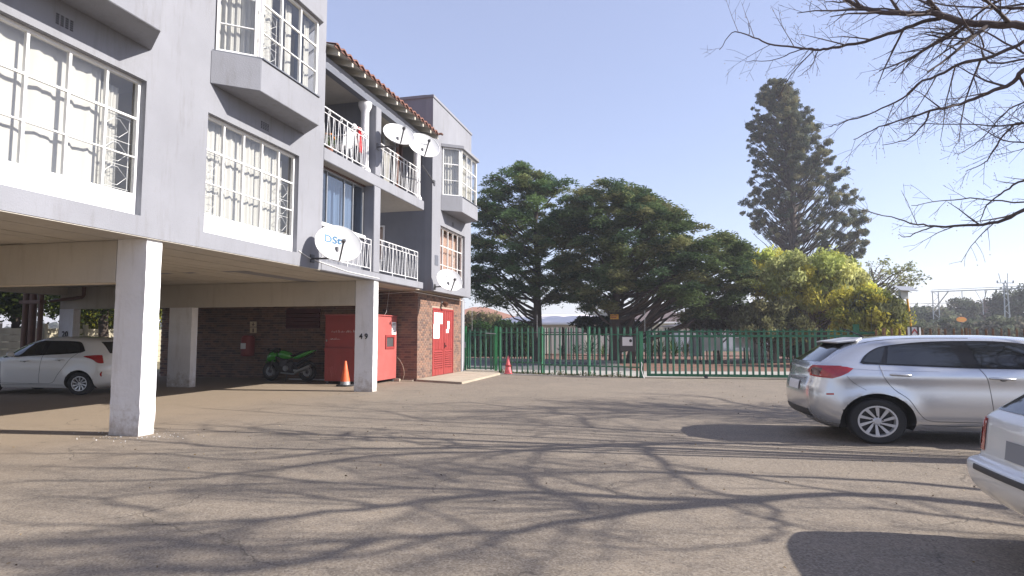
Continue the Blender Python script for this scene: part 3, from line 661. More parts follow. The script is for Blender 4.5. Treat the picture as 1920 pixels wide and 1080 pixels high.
ml = Vector((FX, 15.05, atx(706,274,FX).z))
sat_dish(748,251,-7.0,.84,ml,'plain white satellite dish on a long arm from the pilaster between the upper balconies', az=(.68,-.73), el=35, roll=-4)
ml = Vector((FX, 18.3, atx(800,300,FX).z)); 
sat_dish(795,272,-7.05,.97,Vector((FX,19.2,6.6)),'white satellite dish with small grey lettering below the end of the tiled eaves',texts=(('MultiChoice',-.06,.2,.085,'greyink'),), az=(.68,-.73), el=31, roll=-8)
ml = atx(815,538,FX)
sat_dish(843,525,-6.95,.86,ml,'low white satellite dish above the red doors at the bottom corner of the far window',texts=(('DStv',-.05,.2,.09,'greyink'),('explora',-.05,.11,.06,'greyink')), az=(.68,-.73), el=31, roll=-4)
# loose cable under the first dish
a = atx(560,470,FX+.01); b = atx(597,490,FX+.01); c_ = MB(); c_.tube([a,(a+b)/2-Vector((0,0,.03)),b,b+Vector((0,1.3,-.1)),b+Vector((0,3,-.12))], .009, 5)
tag(c_.build('cable', M['frame']), 'thin white aerial cable sagging along the wall below the largest dish', 'cable')

# things on the upper balcony
t = thing('potted_plant', 'small potted plant with orange flowers behind the upper left railing', 'plant', (-7.95,13.15,5.80))
m = MB(); m.lathe([(.09,0),(.12,.2),(.13,.2),(.13,.23),(.10,.23),(.10,.19)], n=14); m.build('pot', M['tile'], t, smooth=40, world=False)
m = MB(); rr = random.Random(2)
for i in range(40):
    a = rr.uniform(0,6.3); d = rr.uniform(.03,.2); z = rr.uniform(.25,.55); p = Vector((math.cos(a)*d, math.sin(a)*d, z)); m.bar((0,0,.2), p, .006); m.obox(p, (.03,0,.01),(0,.02,.01),(0,0,.004))
m.build('foliage', material('pot_leaf',(.1,.16,.04),.8), t, world=False)
m = MB()
for i in range(9):
    a = rr.uniform(0,6.3); m.sphere((math.cos(a)*.13, math.sin(a)*.13, rr.uniform(.4,.58)), .025, 6, 4)
m.build('flower', material('orange_petal',(.7,.25,.05),.8), t, world=False)
def plastic_chair(loc, rz, lab):
    t = thing('plastic_chair', lab, 'chair', loc, rz)
    m = MB(); m.box(-.22,.22,-.22,.22,.42,.45); m.build('seat', M['frame'], t, bevel=.01, world=False)
    m = MB(); m.prism([(-.22,.2,.45),(.22,.2,.45),(.19,.3,.86),(-.19,.3,.86)], (0,.02,.005)); m.build('backrest', M['frame'], t, world=False)
    for sx in (-1,1):
        for sy in (-1,1): m = MB(); m.bar((sx*.2,sy*.2,.42),(sx*.24,sy*.24,0),.035); m.build('leg', M['frame'], t, world=False)
        m = MB(); m.bar((sx*.23,-.2,.64),(sx*.23,.26,.66),.05,.02); m.bar((sx*.23,-.2,.42),(sx*.23,-.2,.64),.03); m.build('armrest', M['frame'], t, world=False)
plastic_chair((-8.0,13.75,5.8), R(-90), 'white plastic chair on the upper left balcony seen through the railing')
def cloth(name, mat, pts, lab, cat):
    m = MB(); P = []
    (a, b, z0, z1, x) = pts
    for j in range(6):
        P.append([(x+.025*math.sin(i*1.3+j*.5)+.01*j, a+(b-a)*i/7, z1+(z0-z1)*j/5) for i in range(8)])
    m.grid(P); 
    o = m.build(name, mat, smooth=True); md = o.modifiers.new('thick','SOLIDIFY'); md.thickness = .012; return tag(o, lab, cat)
cloth('red_cloth', clothmat('red_cloth',(.6,.03,.04)), (14.15,14.3,6.2,6.86,FX-.11), 'red cloth hung over the upper left balcony railing beside the round column', 'cloth')
cloth('white_towel', clothmat('white_towel',(.75,.73,.72)), (13.98,14.42,6.35,6.9,FX-.16), 'pale towel draped behind the red cloth on the upper left railing', 'towel')

# red steel container
t = thing('storage_container', 'tall faded red steel storage cabinet standing behind the column numbered 49', 'cabinet', (-9.5,18.05,0))
X0,X1,Y0,Y1,Z0,Z1 = -.86,.76,-.85,.83,.09,2.1
m = MB(); m.box(X0,X1,Y0,Y1,Z0,Z1); m.build('body', M['red'], t, bevel=.01, world=False)
m = MB(); m.box(X1,X1+.006,Y0+.01,Y1-.01,Z0+.01,Z1-.03); m.build('side_panel', M['redfade'], t, world=False)
m = MB(); m.box(X0-.02,X1+.03,Y0-.03,Y1+.03,Z1,Z1+.035); m.build('lid', M['redfade'], t, bevel=.006, world=False)
m = MB(); m.box(X0+.09,X1-.06,Y0-.022,Y0-.001,1.12,Z1-.16); d = m.build('door', M['red'], t, bevel=.005, world=False)
m = MB(); m.box(X0+.06,X0+.10,Y0-.05,Y0-.023,1.30,1.36); m.build('handle', M['steel'], d, world=False)
m = MB(); m.box(X0+.02,X1-.02,Y0-.06,Y0-.001,1.0,1.08); m.box(X0+.02,X1-.02,Y0-.065,Y0-.001,1.08,1.1); m.build('ledge', M['red'], t, world=False)
m = MB(); 
for (a,b,c,d_) in ((-.02,.62,1.06,1.13),(-.02,.62,1.43,1.50),(-.02,.05,1.13,1.43),(.55,.62,1.13,1.43)): m.box(X1+.006,X1+.035,a,b,c,d_)
hf = m.build('hatch_frame', M['red'], t, bevel=.004, world=False)
m = MB(); m.box(X1+.007,X1+.012,.05,.55,1.13,1.43); m.build('hatch_glass', M['trim'], hf, world=False)
for (a,b) in ((X0+.08,Y0+.08),(X1-.1,Y0+.08),(X1-.1,Y1-.1),(X0+.08,Y1-.1)): m = MB(); m.box(a-.05,a+.05,b-.05,b+.05,0,Z0); m.build('foot', M['darksteel'], t, world=False)
m = MB(); rr = random.Random(12)
def scrawl(x0, x1, z0, z1, n, w=.008):
    x = x0
    while x < x1:
        h = rr.uniform(.3,1)*(z1-z0); s = rr.uniform(-.02,.02); m.obox((x,Y0-.0235,z0+h/2), (w/2,0,0), (0,.001,0), (s,0,h/2)); x += rr.uniform(.02,.09)*(x1-x0)/n*8
scrawl(X0+.25,X1-.5,1.58,1.66,8); scrawl(X0+.2,X0+.55,1.36,1.42,5)
m.v = m.v; m.build('chalk_scrawl', M['paper'], t, world=False)
m = MB(); Y0_ = Y0; 
for i in range(16): z = rr.uniform(.25,.55); x = X0+.1+rr.random()*.5; m.obox((x,Y0-.0022,z), (.004,0,0), (0,.001,0), (rr.uniform(-.02,.02),0,rr.uniform(.03,.12)))
m.build('scratches', M['redfade'], t, world=False)
m = MB(); m.box(-8.734,-8.730,18.5,18.82,1.52,1.92); tag(m.build('poster', M['paper']), 'white printed slip pasted above the hatch on the red cabinet', 'notice')
m = MB()
for z in (1.86,1.82,1.6): m.box(-8.7298,-8.7292,18.54,18.78,z,z+.02)
o = m.build('print', M['ink']); o.parent = bpy.data.objects['poster']; 
tag(MB().tube([(-8.9,18.3,2.14),(-8.86,18.35,2.25),(-8.84,18.4,2.6),(-8.84,18.5,2.95)], .004, 5).build('cable', M['frame']), 'thin cable rising from the top of the red cabinet to the ceiling', 'cable')
tag(MB().tube([(-8.72,18.9,.78),(-8.62,18.9,.68),(-8.52,18.9,.52),(-8.47,18.9,.36),(-8.46,18.9,.2),(-8.5,18.88,.03)], .006, 6).build('hose', M['conc']), 'pale hose hanging behind the red cabinet to the ground', 'hose')
tag(MB().tube([(-8.55,18.7,.03),(-8.1,18.75,.03),(-8.08,18.78,.05)], .018, 8).build('pipe_offcut', M['conc']), 'short yellowish pipe lying at the foot of the brick corner', 'pipe')
tag(MB().box(-8.7,-8.5,18.62,18.72,0,.09).build('concrete_block', M['conc'], bevel=.01), 'small grey block beside the foot of the red cabinet', 'block')

# cones
def cone(loc, lab, mat, base, H=.74, col2=None, collar=False):
    t = thing('traffic_cone', lab, 'traffic cone', loc, R(12))
    m = MB()
    if base: m.prism([(.21*math.cos(a)*1.25,.21*math.sin(a)*1.25,0) for a in [R(22.5+45*i) for i in range(8)]], (0,0,.045))
    else: m.lathe([(.17,0),(.175,.02),(.15,.03)], n=24)
    m.build('base', M['rubber'] if base else M[mat], t, bevel=.008 if base else 0, smooth=30, world=False)
    if base: MB().lathe([(.150,.045),(.138,.14)], n=28, cap=False).build('foot_ring', M['steel'], t, smooth=40, world=False)
    z0 = .14 if base else .02; r0 = .136 if base else .15
    MB().lathe([(r0,z0),(.028+(r0-.028)*.5,(z0+H)/2),(.03,H-.01),(.018,H),(1e-4,H)], n=28).build('body', M[mat], t, smooth=50, world=False)
    if collar:
        MB().lathe([(.10,H*.40),(.135,H*.42),(.14,H*.46),(.09,H*.48)], n=28).build('collar', M['red'], t, smooth=30, world=False)
        MB().lathe([(.0895,H*.50),(.0605,H*.70)], n=28, cap=False).build('reflective_band', M['paper'], t, smooth=50, world=False)
        MB().lathe([(.0615,H*.70),(.031,H*.985),(.019,H+.002),(1e-4,H+.004)], n=28).build('tip', M['red'], t, smooth=50, world=False)
    return t
cone(tuple(atz(647,724)), 'orange traffic cone with a black base in front of the red cabinet', 'orange', True)
cone(tuple(atz(953,700.5)), 'faded pink traffic cone with a red and white tip in front of the green fence', 'pink', False, .70, collar=True)

# fire cabinet and signs on the back wall
Yb = 18.965
a, b = aty(459,628,Yb), aty(479,668,Yb)
t = thing('fire_extinguisher_cover', 'red fire extinguisher cover with a white label hung on the dark brick wall', 'fire extinguisher', ((a.x+b.x)/2, Yb, b.z)); hw = (b.x-a.x)/2; hh = a.z-b.z
MB().lathe([(hw*.75,0),(hw*.95,.04),(hw,.1),(hw,hh-.12),(hw*.8,hh-.03),(hw*.4,hh)], (0,-.12,0), 16).build('cover', M['red'], t, smooth=40, world=False)
MB().box(-hw*.5,hw*.35,-.12-hw-.004,-.12-hw+.03,hh*.35,hh*.62).build('label_plate', M['paper'], t, world=False)
MB().box(-.04,.04,-.12,-.0,hh-.1,hh-.02).build('hook', M['steel'], t, world=False)
sy = material('red_and_cream_sign', (.72,.6,.4), .6, var=.05)
for (p0, p1, lab, kind) in (((469,603),(481,612.5),'upper cream fire sign with a downward arrow on the brick wall',0),((469,614),(481,624),'lower cream fire sign with an extinguisher symbol on the brick wall',1)):
    a, b = aty(*p0,Yb), aty(*p1,Yb); t = thing('fire_sign', lab, 'sign', ((a.x+b.x)/2,Yb,(a.z+b.z)/2)); w2, h2 = (b.x-a.x)/2, (a.z-b.z)/2
    MB().box(-w2,w2,-.008,0,-h2,h2).build('plate', sy, t, world=False)
    m = MB(); 
    if kind == 0: m.box(-w2*.12,w2*.12,-.011,-.009,-h2*.1,h2*.7); m.prism([(-w2*.5,-.009,-h2*.05),(w2*.5,-.009,-h2*.05),(0,-.009,-h2*.75)], (0,-.002,0))
    else: m.prism([(-w2*.22,-.009,-h2*.8),(w2*.22,-.009,-h2*.8),(w2*.22,-.009,h2*.4),(w2*.05,-.009,h2*.75),(-w2*.2,-.009,h2*.5)], (0,-.002,0))
    m.build('symbol', M['brown'], t, world=False)

# ---- green sport motorcycle, facing left ----
gp = material('bike_green_paint', (.03,.30,.018), .25, coat=1, var=.05)
t = thing('motorcycle', 'green sport motorcycle parked against the dark brick wall facing left', 'motorcycle', (-12.1,17.95,0), R(178))
def bk(name, m, mat, par=None, **k): return m.build(name, mat, par or t, world=False, **k)
for (x, nm) in ((.70,'front_wheel'),(-.70,'rear_wheel')):
    tw = .055 if x > 0 else .085
    w_ = bk(nm, MB().lathe([(.21,-tw*.7),(.25,-tw),(.285,-tw*.9),(.305,-tw*.4),(.31,0),(.305,tw*.4),(.285,tw*.9),(.25,tw),(.21,tw*.7),(.21,-tw*.7)], (x,0,.31), 32, 'y'), M['rubber'], smooth=40)
    m = MB(); m.lathe([(.195,-.03),(.212,-.04),(.212,.04),(.195,.03),(.195,-.03)], (x,0,.31), 32, 'y')
    for i in range(3):
        for s in (-.12,.12):
            a = i*2.094; m.bar((x+math.cos(a+s)*.03,0,.31+math.sin(a+s)*.03),(x+math.cos(a)*.2,0,.31+math.sin(a)*.2),.02,.03,up=(0,1,0))
    m.lathe([(.05,-.05),(.05,.05)],(x,0,.31),12,'y'); bk('rim', m, M['darksteel'], w_)
    m = MB()
    for s in (-.055,.055): m.lathe([(.08,s-.003),(.145,s-.003),(.145,s+.003),(.08,s+.003),(.08,s-.003)],(x,0,.31),28,'y')
    bk('brake_disc', m, M['steel'], w_)
def shell(secs, n=14):                      # (x, zc, half height, half width)
    m = MB(); rows = []
    for (x, zc, hh_, hw_) in secs:
        row = []
        for k in range(n+1):
            a = 2*math.pi*k/n; c_, s_ = math.cos(a), math.sin(a)
            row.append((x, hw_*math.copysign(abs(c_)**.75,c_), zc+hh_*math.copysign(abs(s_)**.8,s_)))
        rows.append(row)
    m.grid(rows); m.poly(rows[0][:-1]); m.poly(rows[-1][:-1]); return m
bk('fuel_tank', shell([(-.12,.80,.05,.08),(-.05,.82,.10,.12),(.1,.85,.14,.165),(.24,.87,.15,.17),(.34,.86,.12,.13),(.40,.84,.05,.07)]), gp, smooth=60)
bk('tail_fairing', shell([(-.98,1.00,.015,.04),(-.85,.97,.05,.09),(-.6,.88,.075,.12),(-.35,.79,.07,.12),(-.22,.76,.04,.09)]), gp, smooth=60)
bk('seat', shell([(-.78,.985,.03,.08),(-.5,.93,.05,.11),(-.3,.855,.045,.12),(-.1,.83,.03,.10)]), M['rubber'], smooth=60)
bk('nose_fairing', shell([(.86,.70,.05,.05),(.80,.73,.12,.12),(.68,.78,.17,.18),(.52,.82,.15,.19),(.42,.82,.08,.15)]), gp, smooth=60)
bk('windscreen', shell([(.76,.93,.01,.05),(.66,.99,.05,.11),(.52,1.05,.04,.12),(.46,1.07,.01,.1)]), M['trim'], smooth=60)
bk('belly_fairing', shell([(.5,.52,.12,.14),(.3,.42,.15,.17),(.05,.36,.12,.17),(-.2,.32,.06,.14)]), M['black'], smooth=60)
m = MB(); m.box(-.22,.3,-.15,.15,.32,.62); m.box(-.05,.25,-.17,.17,.5,.68); bk('engine', m, M['darksteel'], bevel=.03)
bk('engine_cover', MB().lathe([(.001,-.2),(.08,-.2),(.095,-.17),(.095,.17),(.08,.2),(.001,.2)], (.02,0,.42), 18, 'y'), M['steel'], smooth=40)
m = MB(); m.bar((.45,.12,.78),(-.25,.12,.5),.05,.07); m.bar((.45,-.12,.78),(-.25,-.12,.5),.05,.07); m.bar((-.25,.1,.5),(-.9,.05,.9),.04); m.bar((-.25,-.1,.5),(-.9,-.05,.9),.04); bk('frame', m, M['black'])
m = MB(); m.bar((-.25,.11,.36),(-.7,.11,.31),.035,.07); m.bar((-.25,-.11,.36),(-.7,-.11,.31),.035,.07); bk('swing_arm', m, M['steel'])
m = MB(); m.tube([(.7,.1,.31),(.47,.1,.92)],.024,8); m.tube([(.7,-.1,.31),(.47,-.1,.92)],.024,8); bk('fork', m, M['darksteel'])
m = MB(); m.tube([(.45,.1,.93),(.38,.3,.95),(.33,.36,.94)],.014,8); m.tube([(.45,-.1,.93),(.38,-.3,.95),(.33,-.36,.94)],.014,8); bk('handlebar', m, M['black'])
for s in (-1,1):
    m = MB(); m.sphere((.6,s*.3,1.03),.05,8,5,(.5,1.3,.8)); m.bar((.62,s*.14,.98),(.6,s*.28,1.02),.014); bk('mirror', m, M['black'], smooth=50)
bk('front_mudguard', shell([(.42,.55,.03,.05),(.52,.63,.02,.07),(.7,.665,.015,.075),(.88,.6,.02,.06)]), gp, smooth=60)
bk('exhaust', MB().tube([(.2,.16,.28),(-.3,.18,.24),(-.45,.2,.33),(-.95,.23,.52)], (.025,.03,.05,.055), 12), M['steel'], smooth=50)
bk('headlight', MB().sphere((.83,0,.73),.08,10,6,(.4,1.1,.7)), M['glass'], smooth=50)
bk('side_stand', MB().bar((-.05,.14,.3),(-.12,.34,.01),.02), M['darksteel'])
bk('rear_hugger', MB().tube([(-.42,0,.56),(-.62,0,.66),(-.85,0,.62),(-.98,0,.5)], (.02,.03,.03,.02), 6), M['black'])
tag(MB().tube([(-12.4,18.4,.03),(-11.0,18.4,.03)],.022,8).build('white_pipe', M['frame']), 'white plastic pipe lying on the floor behind the motorcycle', 'pipe')
# ======================= CARS =======================
def lerp(tab, x):
    if x <= tab[0][0]: return tab[0][1]
    for (a, b), (c, d) in zip(tab, tab[1:]):
        if x <= c: t = (x-a)/(c-a); return b+(d-b)*t
    return tab[-1][1]
def smoothlerp(tab, x):
    xs = [t[0] for t in tab]; ys = [t[1] for t in tab]
    if x <= xs[0]: return ys[0]
    if x >= xs[-1]: return ys[-1]
    for i in range(len(xs)-1):
        if x <= xs[i+1]:
            h = xs[i+1]-xs[i]; t = (x-xs[i])/h
            m0 = (ys[i+1]-ys[i-1])/(xs[i+1]-xs[i-1]) if i > 0 else (ys[1]-ys[0])/h
            m1 = (ys[i+2]-ys[i])/(xs[i+2]-xs[i]) if i+2 < len(xs) else (ys[-1]-ys[-2])/h
            return (2*t**3-3*t*t+1)*ys[i]+(t**3-2*t*t+t)*h*m0+(-2*t**3+3*t*t)*ys[i+1]+(t**3-t*t)*h*m1
class Hull:
    """car body as stacked plan outlines: rear x, front x, half width per height"""
    def __init__(s, rear, front, width, rcx=.5, rcy=.42, fcx=.7, fcy=.5, n=2.3, bulge=.06, arches=(), flare=.018, xs=1.):
        s.xs = xs
        s.rear, s.front, s.width = rear, front, width; s.rcx, s.rcy, s.fcx, s.fcy, s.n, s.bulge = rcx, rcy, fcx, fcy, n, bulge; s.arches = arches; s.flare = flare
    def W(s, x, z):
        w_ = smoothlerp(s.width, z)
        for (ax, az, ar) in s.arches:
            d = math.hypot((x-ax)/s.xs, (z-az)); w_ += s.flare*math.exp(-((d-ar)/.09)**2)*(1 if z < 1 else 0)
        return w_
    def y(s, x, z):
        xr, xf = smoothlerp(s.rear, z), smoothlerp(s.front, z); w_ = s.W(x, z); L = xf-xr
        rcx, fcx = min(s.rcx, L*.45), min(s.fcx, L*.5); rcy, fcy = min(s.rcy, w_*.8), min(s.fcy, w_*.8)
        if x < xr+rcx: t = min(1, max(0, (xr+rcx-x)/rcx)); return w_-rcy+rcy*(1-t**s.n)**(1/s.n)
        if x > xf-fcx: t = min(1, max(0, (x-(xf-fcx))/fcx)); return w_-fcy+fcy*(1-t**s.n)**(1/s.n)
        return w_
    def ring(s, z, ns=64, nr=12, ne=8):
        xr, xf = smoothlerp(s.rear, z), smoothlerp(s.front, z); L = xf-xr; rcx, fcx = min(s.rcx, L*.45), min(s.fcx, L*.5); pts = []
        w0 = s.W(xr+rcx, z); rcy = min(s.rcy, w0*.8); w1 = s.W(xf-fcx, z); fcy = min(s.fcy, w1*.8)
        yr = s.W(xr, z)-rcy if False else w0-rcy
        half = []
        for i in range(ne): half.append((xr - 0, yr*i/ne))                       # rear face from centre outwards
        for i in range(nr):
            a = math.pi/2*i/nr; half.append((xr+rcx*(1-math.cos(a)**(2/s.n)), None if i else yr))
        for i in range(ns+1): half.append((xr+rcx+(L-rcx-fcx)*i/ns, None))
        for i in range(1, nr): a = math.pi/2*i/nr; half.append((xf-fcx*(1-math.sin(a)**(2/s.n)), None))
        yf = w1-fcy
        for i in range(ne+1): half.append((xf, yf*(1-i/ne)))
        out = []
        for (x, y) in half:
            if y is None: y = s.y(x, z)
            b = s.bulge*(1-min(1, (y/ max(w0,.01))**2)) ; k = math.exp(-((x-xr)/.25)**2); kf = math.exp(-((xf-x)/.25)**2)
            out.append((x-b*k+b*kf, y, z))
        return out + [(x, -y, z) for (x, y, z) in reversed(out[1:-1])]
    def mesh(s, zs):
        m = MB(); rows = []
        for z in zs: r_ = s.ring(z); rows.append(r_+[r_[0]])
        m.grid(rows); m.poly(list(reversed(rows[0][:-1]))); m.poly(rows[-1][:-1]); return m
def cut_arches(me, arches, W=.95, dep=.34, xs=1.):
    """boolean the wheel arches out of the closed hull"""
    o = bpy.data.objects.new('tmp', me); COL.objects.link(o); cs = []
    for (ax, az, ar) in arches:
        for s in (-1, 1):
            m = MB(); m.lathe([(ar, s*(W+.2)), (ar, s*(W-dep))], (ax, 0, az), 44, 'y', mat=Matrix.Diagonal((xs,1,1))); c = bpy.data.objects.new('cut', m.mesh('cut')); COL.objects.link(c); cs.append(c)
            md = o.modifiers.new('b', 'BOOLEAN'); md.object = c; md.operation = 'DIFFERENCE'; md.solver = 'EXACT'
    out = bpy.data.meshes.new_from_object(o.evaluated_get(bpy.context.evaluated_depsgraph_get()))
    for c in cs: bpy.data.objects.remove(c)
    bpy.data.objects.remove(o); return out
def side_patch(h, poly, side, off=.004, thick=.0, step=.05, xf=None):
    """polygon in side view (x,z) laid on the hull, refined so that it follows the curve"""
    bm = bmesh.new(); vs = [bm.verts.new((x, 0, z)) for x, z in poly]; f = bm.faces.new(vs)
    x0, x1 = min(p[0] for p in poly), max(p[0] for p in poly); z0, z1 = min(p[1] for p in poly), max(p[1] for p in poly)
    x = x0+step
    while x < x1: bmesh.ops.bisect_plane(bm, geom=bm.verts[:]+bm.edges[:]+bm.faces[:], plane_co=(x,0,0), plane_no=(1,0,0)); x += step
    z = z0+step
    while z < z1: bmesh.ops.bisect_plane(bm, geom=bm.verts[:]+bm.edges[:]+bm.faces[:], plane_co=(0,0,z), plane_no=(0,0,1)); z += step
    for v in bm.verts: v.co.y = side*(h.y(v.co.x, v.co.z)+off)
    me = bpy.data.meshes.new('patch'); bmesh.ops.recalc_face_normals(bm, faces=bm.faces)
    for f in bm.faces:
        if f.normal.y*side < 0: f.normal_flip()
    bm.to_mesh(me); bm.free(); me.shade_smooth(); return me
def side_line(h, pts, side, w=.007, off=.0015, n=8):
    m = MB(); P = []
    for (a, b) in zip(pts, pts[1:]):
        for i in range(n): t = i/n; P.append((a[0]+(b[0]-a[0])*t, a[1]+(b[1]-a[1])*t))
    P.append(pts[-1]); Q = [Vector((x, side*(h.y(x,z)+off), z)) for x, z in P]
    m.tube(Q, w/2, 5); return m
def curve(pts, n=5):
    """Catmull-Rom through 2-D points"""
    out = []; P = [pts[0]]+list(pts)+[pts[-1]]
    for i in range(1, len(P)-2):
        p0, p1, p2, p3 = P[i-1:i+3]
        for k in range(n):
            t = k/n; out.append(tuple(.5*(2*p1[j]+(p2[j]-p0[j])*t+(2*p0[j]-5*p1[j]+4*p2[j]-p3[j])*t*t+(3*p1[j]-p0[j]-3*p2[j]+p3[j])*t**3) for j in (0,1)))
    return out+[tuple(pts[-1])]
def wheel(t, x, y, r, side, rimr, mrim, spokes=10, width=.19, style=0, xs=1.):
    before = set(bpy.data.objects)
    w_ = MB().lathe([(rimr,-width*.42),(r*.82,-width*.5),(r*.94,-width*.48),(r*.99,-width*.36),(r,0),(r*.99,width*.36),(r*.94,width*.48),(r*.82,width*.5),(rimr,width*.42),(rimr,-width*.42)], (x,y,r), 48, 'y').build('wheel', M['rubber'], t, smooth=35, world=False)
    o = side; f = y+o*width*.40; m = MB()
    m.lathe([(rimr*.93,f-o*.03),(rimr*1.0,f+o*.006),(rimr*1.035,f+o*.008),(rimr*1.035,f-o*.02)], (x,0,r), 48, 'y') if False else None
    m.lathe([(rimr*1.03,f-y-o*.02),(rimr*1.03,f-y+o*.008),(rimr*.93,f-y+o*.008),(rimr*.89,f-y-o*.045)], (x,y,r), 48, 'y', cap=False)
    m.lathe([(1e-4,f-y-o*.005),(rimr*.17,f-y-o*.006),(rimr*.24,f-y-o*.016)], (x,y,r), 24, 'y')
    for i in range(spokes):
        a = 2*math.pi*i/spokes; tw = .30 if style == 0 else 0
        b0 = Vector((x+math.cos(a)*rimr*.2, f-o*.016, r+math.sin(a)*rimr*.2)); b1 = Vector((x+math.cos(a+tw)*rimr*.95, f-o*.002, r+math.sin(a+tw)*rimr*.95))
        d = (b1-b0).normalized(); s_ = d.cross(Vector((0,1,0))).normalized(); w0, w1 = rimr*.05, rimr*(.105 if style == 0 else .15)
        m.prism([b0-s_*w0, b1-s_*w1, b1+s_*w1, b0+s_*w0], (0,-o*.012,0))
    m.build('rim', mrim, w_, smooth=25, world=False)
    m = MB(); m.lathe([(1e-4,f-y-o*.05),(rimr*.99,f-y-o*.05),(rimr*.99,f-y-o*.06),(1e-4,f-y-o*.06)], (x,y,r), 32, 'y'); m.build('hub_back', M['black'], w_, world=False)
    m = MB()
    for i in range(5): a = 2*math.pi*i/5+.3; m.lathe([(.009,f-y-o*.012),(.009,f-y-o*.002),(1e-4,f-y-o*.002)], (x+math.cos(a)*rimr*.3,y,r+math.sin(a)*rimr*.3), 8, 'y')
    m.build('wheel_nut', M['trim'], w_, world=False)
    for o_ in set(bpy.data.objects)-before:
        for v in o_.data.vertices: v.co.x = x+(v.co.x-x)*xs
def paint(name, col, metal, rough=.32, flake=0):
    m = material(name, col, rough, metal, var=.0, coat=.9, spec=.5)
    return m
carglass = material('car_window_glass', (.012,.014,.015), .04, 0, var=0, spec=.9, coat=.3)
M['lampred'] = material('tail_lamp_red', (.42,.008,.012), .12, 0, var=.25, scale=20, coat=1)
M['lampclear'] = material('tail_lamp_clear', (.45,.42,.42), .1, 0, var=.3, scale=30, coat=1)
M['lampdark'] = material('tail_lamp_smoke', (.10,.02,.025), .12, 0, var=.3, scale=30, coat=1)
silver = paint('silver_metallic_paint', (.60,.61,.63), .7, .24); whitep = paint('white_car_paint', (.74,.74,.73), 0, .3); alloy = material('silver_wheel_paint', (.62,.62,.63), .35, .5, var=.05, scale=20)

def hatchback(name, label, cat, loc, rz, h, zs, arches, pmat, spec, wr=.31, rimr=.195, wy=.76, group=None, style=0):
    t = thing(name, label, cat, loc, rz, group)
    me = h.mesh(zs).mesh('body', pmat, smooth=45); me2 = cut_arches(me, arches, xs=h.xs); me2.name = 'body'; me2.shade_smooth(); me2.set_sharp_from_angle(angle=R(40))
    body = link('body', me2, t); 
    if not me2.materials: me2.materials.append(pmat)
    me2.materials.append(M['rubber']); mi = len(me2.materials)-1
    for p_ in me2.polygons:                       # black liners inside the wheel arches
        c_ = p_.center
        if any(math.hypot((c_.x-ax)/h.xs, c_.z-az) < ar+.003 for (ax, az, ar) in arches): p_.material_index = mi
    for (ax, az, ar) in arches:
        for s in (-1, 1): wheel(t, ax, s*wy, wr, s, rimr, alloy, spokes=spec.get('spokes',10), style=style, xs=min(h.xs,1.2))
        m = MB(); m.lathe([(ar-.004,-.9*1),( ar-.004,.9)], (ax,0,az), 40, 'y') if False else None
    xr, xf = spec['under']
    m = MB(); m.box(xr,xf,-.6,.6,.2,.34); m.build('underbody', M['black'], t, world=False)
    for s in (-1, 1):
        for (nm, poly, mat, off, par) in spec['patches']:
            o = link(nm, side_patch(h, poly, s, off, step=.018 if 'tail' in nm else .05), t); o.data.name = nm; o.data.materials.append(mat)
        for (nm, pts, wd) in spec['lines']: side_line(h, pts, s, wd).build(nm, M['black'], body, world=False)
        for (x0, x1, z) in spec['handles']:
            ym = h.y((x0+x1)/2, z); m = MB()
            m.tube([(x0,s*(ym+.004),z+.002),(x0+.03,s*(ym+.035),z+.004),((x0+x1)/2,s*(ym+.042),z),(x1-.03,s*(ym+.035),z-.006),(x1,s*(ym+.004),z-.008)], (.014,.017,.018,.017,.013), 8)
            m.build('door_handle', pmat, t, smooth=60, world=False)
            m = MB(); m.sphere(((x0+x1)/2+.01,s*(ym-.004),z-.012),.055,12,6,(1,.14,.5)); m.build('handle_recess', M['trim'], t, smooth=60, world=False)
        for (x, z) in spec.get('mirror', ()):
            ym = h.y(x, z); m = MB(); m.sphere((x,s*(ym+.12),z+.04),.1,12,8,(.55,1,.75)); m.bar((x,s*(ym-.02),z-.02),(x,s*(ym+.08),z+.01),.05); m.build('wing_mirror', pmat, t, smooth=60, world=False)
    return t, body
def rear_patch(h, poly, off=.006, n=14, name='rear_window', mat=None, t=None, zfun=None):
    """polygon (y,z) laid on the rear face of the hull"""
    bm = bmesh.new(); bm.faces.new([bm.verts.new((0,y,z)) for y, z in poly])
    y0, y1 = min(p[0] for p in poly), max(p[0] for p in poly); z0, z1 = min(p[1] for p in poly), max(p[1] for p in poly)
    for i in range(1, n): bmesh.ops.bisect_plane(bm, geom=bm.verts[:]+bm.edges[:]+bm.faces[:], plane_co=(0,y0+(y1-y0)*i/n,0), plane_no=(0,1,0))
    for i in range(1, 8): bmesh.ops.bisect_plane(bm, geom=bm.verts[:]+bm.edges[:]+bm.faces[:], plane_co=(0,0,z0+(z1-z0)*i/8), plane_no=(0,0,1))
    for v in bm.verts:
        y, z = abs(v.co.y), v.co.z; xr = smoothlerp(h.rear, z); L = smoothlerp(h.front, z)-xr; rcx = min(h.rcx, L*.45); w0 = h.W(xr+rcx, z); rcy = min(h.rcy, w0*.8); yr = w0-rcy
        if y <= yr: x = xr
        else: q = min(1, (y-yr)/rcy); x = xr+rcx*(1-(1-q**h.n)**(1/h.n))
        b = h.bulge*(1-min(1,(y/w0)**2))*math.exp(-((x-xr)/.25)**2)
        v.co.x = x-b-off
    bmesh.ops.recalc_face_normals(bm, faces=bm.faces)
    for f in bm.faces:
        if f.normal.x > 0: f.normal_flip()
    me = bpy.data.meshes.new(name); bm.to_mesh(me); bm.free(); me.shade_smooth(); me.materials.append(mat); return link(name, me, t)

